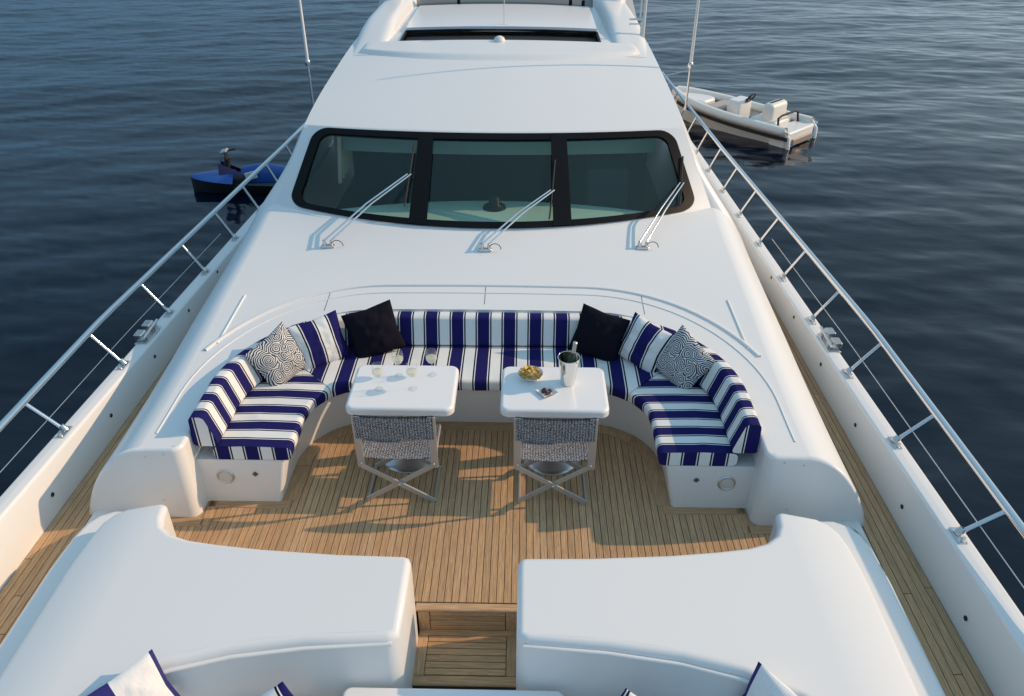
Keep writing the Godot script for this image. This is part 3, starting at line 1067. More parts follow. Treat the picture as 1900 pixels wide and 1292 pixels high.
	for sg in [-1.0, 1.0]:
		mb = MB.new()
		for e in [[2.20, -6.25, 2.235, -5.55]]:
			var pts := []
			for i in 9:
				var x := lerpf(e[0], e[2], i / 8.0)
				var z := lerpf(e[1], e[3], i / 8.0)
				pts.append(Vector3(sg * x, top_at(x, z) + 0.002, z))
			mb.tube(pts, 0.009, 8)
		part(yacht, "drip_ledge", mb, M.white)
	for x in [0.0, -1.42, 1.42]:
		mb = MB.new()
		var sp := []
		for i in 6:
			var z: float = lerpf(-6.10, -6.37, i / 5.0) + 0.10 * x * x * 0.5
			sp.append(Vector3(x, top_at(x, z) - 0.001, z))
		mb.tube(sp, 0.003, 6)
		part(yacht, "lid_seam", mb, M.rubber)
	# consoles ahead of the lounge with the passage between them
	for sg in [-1.0, 1.0]:
		var poly := PackedVector2Array()
		var raw := [[0.33, -2.83], [0.33, -3.36], [0.345, -3.40], [0.38, -3.415], [0.80, -3.43], [1.30, -3.475], [1.60, -3.52], [1.80, -3.56], [1.93, -3.61], [2.01, -3.68], [2.045, -3.76], [2.06, -3.86], [2.075, -3.885], [2.11, -3.90], [2.34, -3.875], [2.42, -3.84], [2.48, -3.77], [2.51, -3.66], [2.53, -3.4], [2.51, -0.8], [2.15, -0.8], [2.14, -1.8], [2.08, -2.15], [1.98, -2.36], [1.84, -2.50], [1.56, -2.64], [1.25, -2.72], [0.85, -2.775], [0.40, -2.80]]
		for q in raw: poly.append(Vector2(sg * q[0], q[1]))
		mb = MB.new()
		mb.slab(poly, -0.75, 0.545, 0.045, 5, false, 4)
		mb.camber(0.012, 0.3)
		for i in mb.v.size():      # the outer shoulder rolls off
			var ov := absf(mb.v[i].x) - 2.10
			if mb.v[i].y > 0.3 and ov > 0.0:
				mb.n[i] = (mb.n[i] + Vector3(signf(mb.v[i].x) * 0.64 * ov * mb.n[i].y, 0, 0)).normalized()
				mb.v[i].y -= 0.32 * ov * ov
		var cn := part(yacht, "console", mb, M.white)
		# ledge and skirt towards the side deck
		mb = MB.new()
		var lp := PackedVector2Array()
		for q in [[2.30, -4.06], [2.56, -4.06], [2.66, -4.01], [2.72, -3.92], [2.75, -3.78], [2.765, -3.5], [2.745, -0.8], [2.30, -0.8]]: lp.append(Vector2(sg * q[0], q[1]))
		mb.slab(lp, -0.1, 0.265, 0.05, 4, false)
		mb.box(Vector3(sg * 2.62, 0.01, -4.05), Vector3(0.50, 0.10, 0.44), 0.02)
		mb.grid(func(a: float, b: float):
			var z := lerpf(-4.27, -0.8, b)
			var k := smoothstep(-4.25, -3.93, z)
			return Vector3(sg * lerpf(lerpf(2.80, 2.73, k), base_half(z) - 0.012, a), lerpf(lerpf(0.03, 0.21, k), -0.03, pow(a, 1.3)), z), 6, 30)
		part(cn, "ledge", mb, M.white)
		mb = MB.new()
		var lip := []
		for q in [[0.37, -2.80], [0.85, -2.765], [1.25, -2.71], [1.56, -2.63], [1.84, -2.49], [1.98, -2.35], [2.08, -2.14]]: lip.append(Vector3(sg * q[0], 0.49 - 0.012 * q[0] * q[0], q[1]))
		mb.tube(lip, 0.014, 8)
		part(cn, "lip", mb, M.white)
	# steps down to the forward well
	var stp := Node3D.new(); stp.name = "steps"; yacht.add_child(stp)
	mb = MB.new()
	mb.flat([Vector3(-0.34, -0.20, -3.43), Vector3(0.34, -0.20, -3.43), Vector3(0.34, 0.0, -3.45), Vector3(-0.34, 0.0, -3.45)], Vector3(0, 0, 1))
	mb.box(Vector3(0, -0.45, -3.23), Vector3(0.66, 0.49, 0.42), 0.004)
	part(stp, "carcass", mb, M.caulk)
	for i in 4:
		mb = MB.new()
		mb.box(Vector3(0, -0.038 - 0.043 * i, -3.436 + 0.003 * i), Vector3(0.50, 0.039, 0.012), 0.002)
		part(stp, "riser_slat", mb, M.teak_x[i])
	for sg in [-1.0, 1.0]:
		mb = MB.new()
		mb.box(Vector3(sg * 0.292, -0.105, -3.431), Vector3(0.075, 0.175, 0.012), 0.002)
		part(stp, "riser_stile", mb, M.teak[2])
		mb = MB.new()
		mb.box(Vector3(sg * 0.297, -0.199, -3.23), Vector3(0.066, 0.014, 0.30), 0.002)
		part(stp, "tread_border", mb, M.teak[4 if sg > 0 else 2])
	for i in 6:
		mb = MB.new()
		mb.box(Vector3(0, -0.199, -3.355 + 0.0495 * i), Vector3(0.52, 0.014, 0.045), 0.002)
		part(stp, "tread_slat", mb, M.teak_x[(i * 2 + 1) % 6])
	for z in [-3.405, -3.045]:
		mb = MB.new()
		mb.box(Vector3(0, -0.200, z), Vector3(0.66 if z < -3.2 else 0.72, 0.022, 0.046 if z < -3.2 else 0.065), 0.005)
		part(stp, "tread_nosing", mb, M.teak_x[3])
	# forward well: floor, seat round it
	mb = MB.new()
	mb.box(Vector3(0, -0.62, -1.9), Vector3(4.3, 0.06, 2.6), 0.01)
	part(yacht, "well_floor", mb, M.cream)
	mb = MB.new()
	for sg in [-1.0, 1.0]:
		var wp := PackedVector2Array()
		for q in [[0.74, -2.72], [1.25, -2.68], [1.56, -2.60], [1.84, -2.46], [2.08, -2.12], [2.14, -0.9], [1.45, -0.9], [1.40, -1.7], [1.1, -2.05], [0.74, -2.12]]: wp.append(Vector2(sg * q[0], q[1]))
		mb.slab(wp, -0.6, 0.05, 0.05, 4, false)
	part(yacht, "well_seat", mb, M.white)

# ---------------------------------------------------------------- loose things
func rprof(poly: Array, r: float, n := 4) -> Array:
	var out := []
	var k := poly.size()
	for i in k:
		var a: Vector2 = poly[(i + k - 1) % k]; var b: Vector2 = poly[i]; var c: Vector2 = poly[(i + 1) % k]
		var d1 := (a - b).normalized(); var d2 := (c - b).normalized()
		var rr := minf(r, minf(a.distance_to(b), c.distance_to(b)) * 0.45)
		for j in n + 1:
			var t := float(j) / n
			var p := b + d1 * rr * (1.0 - t) * (1.0 - t) + d2 * rr * t * t
			out.append(p)
	return out

func on_loop(loop: Array, t: float) -> Vector2:
	var k := loop.size()
	var q := t * k
	var i := int(q) % k
	return (loop[i] as Vector2).lerp(loop[(i + 1) % k], q - floorf(q))

# a cushion swept along the lounge line; which: 0 right arm, 1 back, 2 left arm
func cushion(prof: Array, d0: float, d1: float, which: int) -> MB:
	var mb := MB.new()
	var loop := rprof(prof, 0.045, 5)
	var puff := noise(1.6, 90 + which, 2)
	var ex := 0.0
	var f := func(a: float, b: float) -> Vector3:
		var q := on_loop(loop, fmod(b, 1.0))
		var d := lerpf(d0, d1, a)
		var p := lounge(d, q.x)
		var h := 0.006 * puff.get_noise_2d(d * 2.0, q.x * 3.0)
		return Vector3(p.x, q.y + h, p.y)
	var tex := func(p: Vector3, a: float, b: float) -> Vector2:
		return Vector2((p.x + 0.050) / 0.228 if which == 1 else (-p.z - 4.42) / 0.207, b)
	mb.grid(f, 60, loop.size(), false, tex)
	for e in [0.0, 1.0]:
		var fp := PackedVector2Array()
		for q in loop: fp.append(q)
		var ti := Geometry2D.triangulate_polygon(fp)
		var f0 := mb.v.size()
		var pa := lounge(lerpf(d0, d1, e), 0.3); var pb := lounge(lerpf(d0, d1, 0.5), 0.3)
		var dd := lounge(lerpf(d0, d1, absf(e - 0.01)), 0.3)
		var nn := Vector3(pa.x - dd.x, 0, pa.y - dd.y).normalized()
		for q in loop:
			var p := lounge(lerpf(d0, d1, e), q.x)
			mb.vert(Vector3(p.x, q.y, p.y), nn, Vector2((p.x - 0.03) / 0.215, q.y))
		for i in range(0, ti.size(), 3): mb.tri(f0 + ti[i], f0 + ti[i + 1], f0 + ti[i + 2])
	return mb

func build_cushions() -> void:
	var total := lounge_len()
	var c := UL + UR * PI * 0.25
	var seat := [Vector2(-0.012, 0.428), Vector2(-0.02, 0.545), Vector2(0.30, 0.555), Vector2(0.56, 0.545), Vector2(0.56, 0.428)]
	var back := [Vector2(0.50, 0.552), Vector2(0.575, 0.80), Vector2(0.60, 0.815), Vector2(0.685, 0.815), Vector2(0.695, 0.552)]
	var names := ["on the right arm of the lounge", "along the back of the lounge", "on the left arm of the lounge"]
	var spans := [[0.0, c - 0.002], [c + 0.002, total - c - 0.002], [total - c + 0.002, total]]
	for i in 3:
		single("seat_cushion", cushion(seat, spans[i][0], spans[i][1], i), M.stripe, "navy and white striped seat cushion " + names[i], "cushion", Vector3.ZERO, "striped lounge cushions")
		single("backrest_cushion", cushion(back, spans[i][0], spans[i][1], i), M.stripe, "navy and white striped backrest cushion standing " + names[i], "cushion", Vector3.ZERO, "striped lounge cushions")

func pillow(w: float, h: float, t: float, reps: Vector2, sd: int, off := 0.0) -> MB:
	var mb := MB.new()
	var wr := noise(1.1, sd, 2)
	for side in [-1.0, 1.0]:
		mb.grid(func(a: float, b: float):
			var u: float = a * 2.0 - 1.0
			var v: float = b * 2.0 - 1.0
			var thick := t * 0.5 * pow(maxf(0.0, 1.0 - pow(absf(u), 2.6)), 0.62) * pow(maxf(0.0, 1.0 - pow(absf(v), 2.6)), 0.62)
			thick *= 1.0 + 0.16 * wr.get_noise_2d(u * 1.4, v * 1.4)
			var pinch_u := 1.0 - 0.075 * (1.0 - v * v)
			var pinch_v := 1.0 - 0.075 * (1.0 - u * u)
			return Vector3(u * w * 0.5 * (1.0 - 0.075 * (1.0 - absf(v)) ), v * h * 0.5 * (1.0 - 0.075 * (1.0 - absf(u))), side * thick + 0.012 * wr.get_noise_2d(u * 0.8 + 5.0, v * 0.8) * (1.0 - 0.0)), 22, 22, side < 0, func(p, a, b): return Vector2(a * reps.x + off, b * reps.y))
	return mb

func put_pillow(called: String, mb: MB, m: Material, label: String, at: Vector3, face: Vector3, tilt: float, roll: float, group: String) -> void:
	var o := single(called, mb, m, label, "pillow", at, group)
	# local z looks along face, leaned back by tilt, rolled in its own plane
	var z := (face.normalized() * cos(tilt) + Vector3.UP * sin(tilt)).normalized()
	var x := Vector3.UP.cross(z).normalized()
	var y := z.cross(x)
	o.basis = Basis(x, y, z) * Basis(Vector3(0, 0, 1), roll)

func build_pillows() -> void:
	var g := "pillows in the corners of the lounge"
	# left corner
	put_pillow("scatter_pillow", pillow(0.44, 0.44, 0.17, Vector2(3.4, 1), 4, 0.1), M.black_cloth, "plain black pillow in the left corner of the lounge behind the wine glasses", Vector3(-0.94, 0.745, -5.75), Vector3(0.25, 0, 1), 0.38, 0.22, g)
	put_pillow("scatter_pillow", pillow(0.43, 0.43, 0.17, Vector2(1.75, 1), 5, 0.62), M.stripe, "navy striped pillow between the black and ring patterned pillows on the left", Vector3(-1.375, 0.725, -5.60), Vector3(0.62, 0, 1), 0.36, 0.10, g)
	put_pillow("scatter_pillow", pillow(0.43, 0.43, 0.15, Vector2(1, 1), 6), M.rings, "black and white ring patterned pillow at the left corner", Vector3(-1.66, 0.715, -5.36), Vector3(0.85, 0, 0.8), 0.42, 0.32, g)
	# right corner
	put_pillow("scatter_pillow", pillow(0.43, 0.43, 0.17, Vector2(1, 1), 7), M.black_cloth, "plain black pillow in the right corner of the lounge behind the wine cooler", Vector3(1.00, 0.735, -5.75), Vector3(-0.25, 0, 1), 0.38, -0.22, g)
	put_pillow("scatter_pillow", pillow(0.41, 0.42, 0.17, Vector2(1.75, 1), 8, 0.30), M.stripe, "navy striped pillow between the black and ring patterned pillows on the right", Vector3(1.375, 0.725, -5.61), Vector3(-0.75, 0, 1), 0.34, -0.2, g)
	put_pillow("scatter_pillow", pillow(0.43, 0.43, 0.15, Vector2(1, 1), 9), M.rings, "black and white ring patterned pillow at the right corner", Vector3(1.66, 0.715, -5.38), Vector3(-0.80, 0, 0.9), 0.44, -0.42, g)
	# forward well
	g = "pillows on the forward seat"
	put_pillow("scatter_pillow", pillow(0.46, 0.46, 0.15, Vector2(1, 1), 10), M.broad, "navy and white pillow whose corner shows at the bottom left", Vector3(-1.72, 0.41, -2.44), Vector3(0.7, 0, 0.75), 0.20, 0.12, g)
	put_pillow("scatter_pillow", pillow(0.46, 0.46, 0.15, Vector2(-1, 1), 11, 1.0), M.broad, "navy and white pillow whose corner shows at the bottom right", Vector3(1.72, 0.39, -2.44), Vector3(-0.7, 0, 0.75), 0.20, -0.12, g)
	put_pillow("scatter_pillow", pillow(0.40, 0.40, 0.13, Vector2(1.75, 1), 12, 0.4), M.stripe, "small striped pillow tip left of the white table at the bottom", Vector3(-0.99, 0.26, -2.44), Vector3(0.3, 0, 1), 0.3, 0.42, g)
	put_pillow("scatter_pillow", pillow(0.40, 0.40, 0.13, Vector2(1.75, 1), 13, 0.4), M.stripe, "small striped pillow tip right of the white table at the bottom", Vector3(0.99, 0.25, -2.44), Vector3(-0.3, 0, 1), 0.3, -0.42, g)

func build_tables() -> void:
	var lab := ["white pedestal table on the left, set with four wine glasses", "white pedestal table on the right, with snack bowl and wine cooler"]
	for i in 2:
		var x := -0.585 if i == 0 else 0.595
		var t := thing("lounge_table", lab[i], "table", Vector3(x, 0.006, -5.01), 0.0, "white lounge tables")
		var mb := MB.new()
		mb.slab(rounded(-0.415, 0.415, -0.305, 0.305, 0.07, 7), 0.632, 0.696, 0.028, 5)
		part(t, "tabletop", mb, M.table)
		mb = MB.new()
		mb.lathe(Vector3.ZERO, [Vector2(0.085, 0.06), Vector2(0.078, 0.15), Vector2(0.06, 0.32), Vector2(0.05, 0.5), Vector2(0.05, 0.634)], 20)
		part(t, "column", mb, M.dull_steel)
		mb = MB.new()
		mb.lathe(Vector3.ZERO, [Vector2(0.24, 0.0), Vector2(0.24, 0.006), Vector2(0.215, 0.018), Vector2(0.13, 0.040), Vector2(0.098, 0.06), Vector2(0.084, 0.10)], 32)
		part(t, "base", mb, M.dull_steel)
		mb = MB.new()
		mb.box(Vector3(0, 0.618, 0), Vector3(0.34, 0.02, 0.34), 0.005)
		part(t, "mounting_plate", mb, M.dull_steel)
	var t2 := thing("forward_table", "white table top at the bottom edge below the teak steps", "table", Vector3(-0.03, -0.59, -2.34))
	var mb2 := MB.new()
	mb2.slab(rounded(-0.64, 0.64, -0.42, 0.42, 0.05, 5), 0.70, 0.745, 0.02, 4)
	part(t2, "tabletop", mb2, M.table)
	mb2 = MB.new()
	mb2.lathe(Vector3.ZERO, [Vector2(0.2, 0.0), Vector2(0.2, 0.01), Vector2(0.07, 0.05), Vector2(0.06, 0.12), Vector2(0.06, 0.705)], 20)
	part(t2, "column", mb2, M.dull_steel)

func build_chairs() -> void:
	for i in 2:
		var x := -0.575 if i == 0 else 0.59
		var c := thing("folding_chair", "folding metal chair with black and white woven seat at the %s table" % ("left" if i == 0 else "right"), "chair", Vector3(x, 0.006, -4.64), 0.0, "folding chairs at the lounge tables")
		var w := 0.262
		# crossed legs, rear (near) and front
		for z in [0.19, -0.19]:
			for s in [-1.0, 1.0]:
				var mb := MB.new()
				if z < 0.0: mb.bar(Vector3(s * (w + 0.012), 0.35, z), Vector3(s * (w + 0.012), 0.42, z), 0.03, 0.013, Vector3(1, 0, 0))
				mb.bar(Vector3(s * w, 0.012, z + 0.008 * s), Vector3(-s * (w + 0.01), 0.365, z + 0.008 * s), 0.042, 0.014, Vector3(0, 0, 1).cross(Vector3(-s, 0.7, 0)))
				part(c, "leg", mb, M.alu)
		for s in [-1.0, 1.0]:
			var mb := MB.new()
			mb.box(Vector3(s * (w - 0.005), 0.012, 0.0), Vector3(0.018, 0.020, 0.40), 0.004)
			part(c, "floor_rail", mb, M.alu)
			mb = MB.new()
			mb.box(Vector3(s * (w + 0.012), 0.425, -0.005), Vector3(0.026, 0.034, 0.42), 0.005)
			part(c, "seat_rail", mb, M.alu)
			mb = MB.new()
			mb.bar(Vector3(s * (w + 0.012), 0.35, 0.195), Vector3(s * (w + 0.012), 0.835, 0.215), 0.056, 0.013, Vector3(1, 0, 0))
			part(c, "back_post", mb, M.alu)
			mb = MB.new()
			for y in [0.655, 0.39]:
				mb.lathe(Vector3(s * (w + 0.008), y, 0.214 if y > 0.5 else 0.203), [Vector2(0.001, 0.012), Vector2(0.008, 0.010), Vector2(0.010, 0.0)], 10, Basis(Vector3(1, 0, 0), PI * 0.5))
			part(c, "bolt", mb, M.dull_steel)
		var mb := MB.new()
		mb.lathe(Vector3(0, 0.188, 0.207), [Vector2(0.001, 0.012), Vector2(0.009, 0.010), Vector2(0.011, 0.0)], 10, Basis(Vector3(1, 0, 0), PI * 0.5))
		part(c, "pivot_bolt", mb, M.steel)
		mb = MB.new()    # slung seat
		mb.grid(func(a: float, b: float):
			var t := a * 2.0 - 1.0
			return Vector3(t * (w + 0.012), 0.450 - 0.022 * (1.0 - t * t), lerpf(-0.21, 0.20, b)), 12, 6, false, func(p, a, b): return Vector2(a * 0.85, b * 0.62))
		mb.grid(func(a: float, b: float):
			var t := a * 2.0 - 1.0
			return Vector3(t * (w + 0.012), 0.445 - 0.022 * (1.0 - t * t), lerpf(-0.21, 0.20, b)), 12, 6, false, func(p, a, b): return Vector2(a * 0.85, b * 0.62))
		part(c, "seat", mb, M.mesh_cloth)
		mb = MB.new()    # back band, wrapped round the posts
		for o in [[0.0, 1.0], [0.026, -1.0]]:
			mb.grid(func(a: float, b: float):
				var t := a * 2.0 - 1.0
				var y := lerpf(0.640, 0.845, b)
				return Vector3(t * (w + 0.024), y, 0.226 - o[0] + 0.018 * (1.0 - t * t) + (y - 0.7) * 0.045), 14, 6, false, func(p, a, b): return Vector2(a * 0.85, b * 0.32 + 0.3))
		for s in [-1.0, 1.0]:
			mb.grid(func(a: float, b: float):
				var y := lerpf(0.640, 0.845, b)
				return Vector3(s * (w + 0.024), y, 0.226 - 0.026 * a + (y - 0.7) * 0.045), 2, 2, false, func(p, a, b): return Vector2(a * 0.05, b * 0.42))
		part(c, "backrest", mb, M.mesh_cloth)

func build_tableware() -> void:
	var spots := [[-0.768, -4.955, "nearest the left edge of the table"], [-0.505, -4.965, "in the middle of the near row"], [-0.64, -5.14, "at the back behind the other two"], [-0.375, -5.16, "at the far right, by the seat"]]
	var ty := 0.702
	for s in spots:
		var g := thing("wine_glass", "stemmed glass of white wine " + s[2], "wine glass", Vector3(s[0], ty, s[1]), 0.0, "wine glasses on the left table")
		var mb := MB.new()
		mb.lathe(Vector3.ZERO, [Vector2(0.001, 0.001), Vector2(0.034, 0.001), Vector2(0.035, 0.003), Vector2(0.012, 0.008), Vector2(0.0045, 0.016)], 20)
		part(g, "foot", mb, M.glass)
		mb = MB.new()
		mb.lathe(Vector3.ZERO, [Vector2(0.0045, 0.016), Vector2(0.0038, 0.06), Vector2(0.0045, 0.105), Vector2(0.012, 0.115)], 12)
		part(g, "stem", mb, M.glass)
		mb = MB.new()
		mb.lathe(Vector3.ZERO, [Vector2(0.012, 0.115), Vector2(0.030, 0.130), Vector2(0.043, 0.155), Vector2(0.046, 0.18), Vector2(0.044, 0.205), Vector2(0.039, 0.235), Vector2(0.0375, 0.236)], 24)
		part(g, "bowl", mb, M.glass)
		mb = MB.new()
		mb.lathe(Vector3.ZERO, [Vector2(0.001, 0.119), Vector2(0.012, 0.119), Vector2(0.028, 0.132), Vector2(0.041, 0.156), Vector2(0.0435, 0.172), Vector2(0.001, 0.173)], 24)
		part(g, "wine", mb, M.wine)
	# snack bowl
	var b := thing("snack_bowl", "round pale bowl heaped with yellow crisps", "bowl", Vector3(0.41, ty, -5.13))
	var mb := MB.new()
	mb.lathe(Vector3.ZERO, [Vector2(0.001, 0.0), Vector2(0.045, 0.0), Vector2(0.05, 0.006), Vector2(0.08, 0.03), Vector2(0.098, 0.055), Vector2(0.101, 0.056), Vector2(0.095, 0.052), Vector2(0.07, 0.028), Vector2(0.001, 0.014)], 32)
	part(b, "dish", mb, M.table)
	rng.seed = 12
	mb = MB.new()
	var chip := [mat(lin(0.80, 0.52, 0.13), 0.6), mat(lin(0.85, 0.62, 0.24), 0.6), mat(lin(0.66, 0.38, 0.08), 0.6)]
	for i in 70:
		mb = MB.new()
		var an := rng.randf() * TAU
		var r := sqrt(rng.randf()) * 0.084
		var h := 0.030 + 0.042 * (1.0 - pow(r / 0.09, 2.0)) * (0.6 + 0.4 * rng.randf()) + 0.012
		var bs := Basis.from_euler(Vector3(rng.randf_range(-0.8, 0.8), rng.randf() * TAU, rng.randf_range(-0.8, 0.8)))
		mb.grid(func(a: float, q: float):
			var u: float = a * 2.0 - 1.0; var v: float = q * 2.0 - 1.0
			return Vector3(cos(an) * r, h, sin(an) * r) + bs * Vector3(u * 0.019 * sqrt(1.0 - 0.45 * v * v), 0.007 * u * u, v * 0.017 * sqrt(1.0 - 0.45 * u * u)), 3, 3)
		part(b, "crisp", mb, chip[i % 3])
	# square dish of olives
	var d := thing("olive_dish", "small square white dish of dark olives", "dish", Vector3(0.535, ty, -4.93), 0.62)
	mb = MB.new()
	for o in [[0.066, 0.020, 0.045, 0.0], [0.062, 0.021, 0.04, 0.005]]:
		mb.grid(func(a: float, q: float):
			var k := q
			var s: float = lerpf(0.002, o[2], minf(1.0, k * 2.0)) if k < 0.5 else lerpf(o[2], o[0], (k - 0.5) * 2.0)
			var y: float = o[3] if k < 0.5 else lerpf(o[3], o[1], (k - 0.5) * 2.0)
			var an: float = a * 4.0
			var e := int(an) % 4
			var fr := an - floorf(an)
			var cs := [Vector2(1, 1), Vector2(-1, 1), Vector2(-1, -1), Vector2(1, -1), Vector2(1, 1)]
			var p: Vector2 = (cs[e] as Vector2).lerp(cs[e + 1], fr) * s
			return Vector3(p.x, y, p.y), 16, 6)
	part(d, "dish", mb, M.table)
	mb = MB.new()
	mb.lathe(Vector3.ZERO, [Vector2(0.001, -0.009), Vector2(0.006, -0.007), Vector2(0.0085, 0.0), Vector2(0.006, 0.007), Vector2(0.001, 0.009)], 8)
	var om := mb.mesh()
	var oc := [mat(lin(0.055, 0.012, 0.018), 0.25), mat(lin(0.035, 0.010, 0.016), 0.25), mat(lin(0.09, 0.022, 0.022), 0.3)]
	for i in 34:
		var an := rng.randf() * TAU
		var r := sqrt(rng.randf()) * 0.037
		var o := part(d, "olive", om, oc[i % 3])
		o.position = Vector3(cos(an) * r, 0.016 + 0.017 * (1.0 - r / 0.037) + rng.randf() * 0.004, sin(an) * r)
		o.rotation = Vector3(rng.randf() * 3.0, rng.randf() * 3.0, rng.randf() * 3.0)
	# wine cooler, tapering down, with a bottle in it
	var c := thing("wine_cooler", "tapered polished steel wine cooler on the right table", "wine cooler", Vector3(0.705, ty, -5.07))
	mb = MB.new()
	mb.lathe(Vector3.ZERO, [Vector2(0.001, 0.0), Vector2(0.052, 0.0), Vector2(0.055, 0.004), Vector2(0.083, 0.235), Vector2(0.088, 0.24), Vector2(0.088, 0.247), Vector2(0.081, 0.245), Vector2(0.052, 0.012), Vector2(0.001, 0.012)], 32)
	part(c, "bucket", mb, mat(lin(0.80, 0.79, 0.76), 0.12, 1.0))
	var bt := thing("wine_bottle", "wine bottle leaning in the steel cooler", "bottle", Vector3(0.705, ty + 0.02, -5.06))
	bt.rotation = Vector3(-0.10, 0, -0.13)
	bt.scale = Vector3.ONE * 1.08
	mb = MB.new()
	mb.lathe(Vector3.ZERO, [Vector2(0.001, 0.0), Vector2(0.034, 0.0), Vector2(0.036, 0.01), Vector2(0.036, 0.17), Vector2(0.030, 0.20), Vector2(0.015, 0.235), Vector2(0.0135, 0.25)], 20)
	part(bt, "body", mb, mat(lin(0.03, 0.045, 0.02), 0.08))
	mb = MB.new()
	mb.lathe(Vector3.ZERO, [Vector2(0.0145, 0.235), Vector2(0.0145, 0.31), Vector2(0.016, 0.313), Vector2(0.016, 0.325), Vector2(0.001, 0.327)], 16)
	part(bt, "foil", mb, mat(lin(0.62, 0.62, 0.60), 0.35, 0.7))

func build_tender() -> void:
	var t := thing("tender_boat", "white jet tender with black side stripe lying on the water at right", "boat", Vector3(7.62, -2.3, -20.45))
	t.scale = Vector3.ONE * 1.06
	# local -x is the bow; +z the near (stripe) side
	t.rotation.y = -0.80
	var L := 4.0
	var half := func(u: float) -> float:    # u 0 stern .. 1 bow
		return 0.74 * pow(maxf(0.0, 1.0 - pow(maxf(0.0, (u - 0.30) / 0.70), 2.6)), 0.7) * (1.0 if u > 0.05 else 0.97)
	var sheer := func(u: float) -> float: return 0.46 + 0.20 * u * u
	var mb := MB.new()
	mb.grid(func(a: float, b: float):      # hull
		var u := a
		var h: float = half.call(u)
		var s := b * 2.0 - 1.0
		var y: float = lerpf(-0.25, sheer.call(u), pow(absf(s), 0.75))
		return Vector3(-u * L, y, signf(s) * h * (0.55 + 0.45 * pow(absf(s), 0.6)) * (0.0 if absf(s) < 0.001 else 1.0)), 30, 24)
	part(t, "hull", mb, M.white)
	for sg in [-1.0, 1.0]:
		mb = MB.new()
		mb.grid(func(a: float, b: float):
			var u := lerpf(0.03, 0.97, a)
			var h: float = half.call(u)
			var an := b * TAU
			return Vector3(-u * L, sheer.call(u) - 0.02 + 0.11 * sin(an), sg * (h - 0.07) + 0.13 * cos(an)), 30, 14)
		part(t, "gunwale", mb, M.cream)
		mb = MB.new()
		mb.grid(func(a: float, b: float):
			var u := lerpf(0.0, 0.96, a)
			var h: float = half.call(u)
			return Vector3(-u * L, sheer.call(u) - lerpf(0.13, 0.22, b), sg * (h * 0.995 + 0.008)), 30, 2)
		part(t, "side_stripe", mb, M.rubber)
	mb = MB.new()
	mb.grid(func(a: float, b: float):
		var u := lerpf(0.12, 0.92, a)
		var h: float = maxf(0.02, half.call(u) - 0.12)
		return Vector3(-u * L, 0.16 + 0.16 * u * u, (b * 2.0 - 1.0) * h), 20, 4)
	part(t, "floor", mb, mat(lin(0.42, 0.37, 0.33), 0.7))
	mb = MB.new()
	mb.slab(rounded(-3.86, -2.75, -0.36, 0.36, 0.2), 0.2, 0.60, 0.08)
	part(t, "bow_deck", mb, M.white)
	mb = MB.new()
	mb.slab(rounded(-2.62, -2.15, -0.42, 0.42, 0.1), 0.15, 0.56, 0.05)
	part(t, "bow_cushion", mb, mat(lin(0.46, 0.40, 0.37), 0.8))
	mb = MB.new()
	mb.slab(rounded(-2.06, -1.66, -0.30, 0.34, 0.1), 0.15, 0.80, 0.07)
	part(t, "console", mb, M.white)
	mb = MB.new()
	var wc := Vector3(-1.58, 0.86, -0.02)
	var rg := []
	for i in 17: rg.append(wc + Vector3(0.07 * sin(TAU * i / 16.0), 0.11 * sin(TAU * i / 16.0), 0.15 * cos(TAU * i / 16.0)))
	mb.tube(rg, 0.02, 6)
	mb.tube([wc, wc + Vector3(-0.16, -0.1, 0)], 0.03, 6)
	part(t, "steering_wheel", mb, M.rubber)
	mb = MB.new()
	mb.slab(rounded(-1.30, -0.55, -0.42, 0.42, 0.12), 0.15, 0.52, 0.06)
	part(t, "seat", mb, M.cream)
	mb = MB.new()
	mb.slab(rounded(-1.02, -0.70, -0.40, 0.38, 0.12), 0.5, 0.92, 0.12)
	part(t, "seat_back", mb, M.cream)
	mb = MB.new()
	mb.slab(rounded(-0.55, -0.02, -0.66, 0.66, 0.12), -0.1, 0.42, 0.05)
	part(t, "stern_platform", mb, M.white)
	mb = MB.new()
	mb.box(Vector3(0.0, 0.16, 0), Vector3(0.06, 0.16, 0.9), 0.02)
	part(t, "transom_panel", mb, mat(lin(0.30, 0.24, 0.21), 0.5))
	mb = MB.new()
	mb.tube([Vector3(-0.42, 0.40, 0.48), Vector3(-0.46, 0.66, 0.46), Vector3(-0.46, 0.70, 0.30), Vector3(-0.46, 0.70, -0.30), Vector3(-0.46, 0.66, -0.46), Vector3(-0.42, 0.40, -0.48)], 0.028, 8)
	part(t, "ski_bar", mb, M.rubber)
	for sg in [-1.0, 1.0]:
		mb = MB.new()
		mb.tube([Vector3(-0.5, 0.48, sg * 0.66), Vector3(-0.15, 0.46, sg * 0.66), Vector3(0.0, 0.30, sg * 0.66), Vector3(0.02, 0.02, sg * 0.64)], 0.05, 8)
		part(t, "stern_tube", mb, M.white)

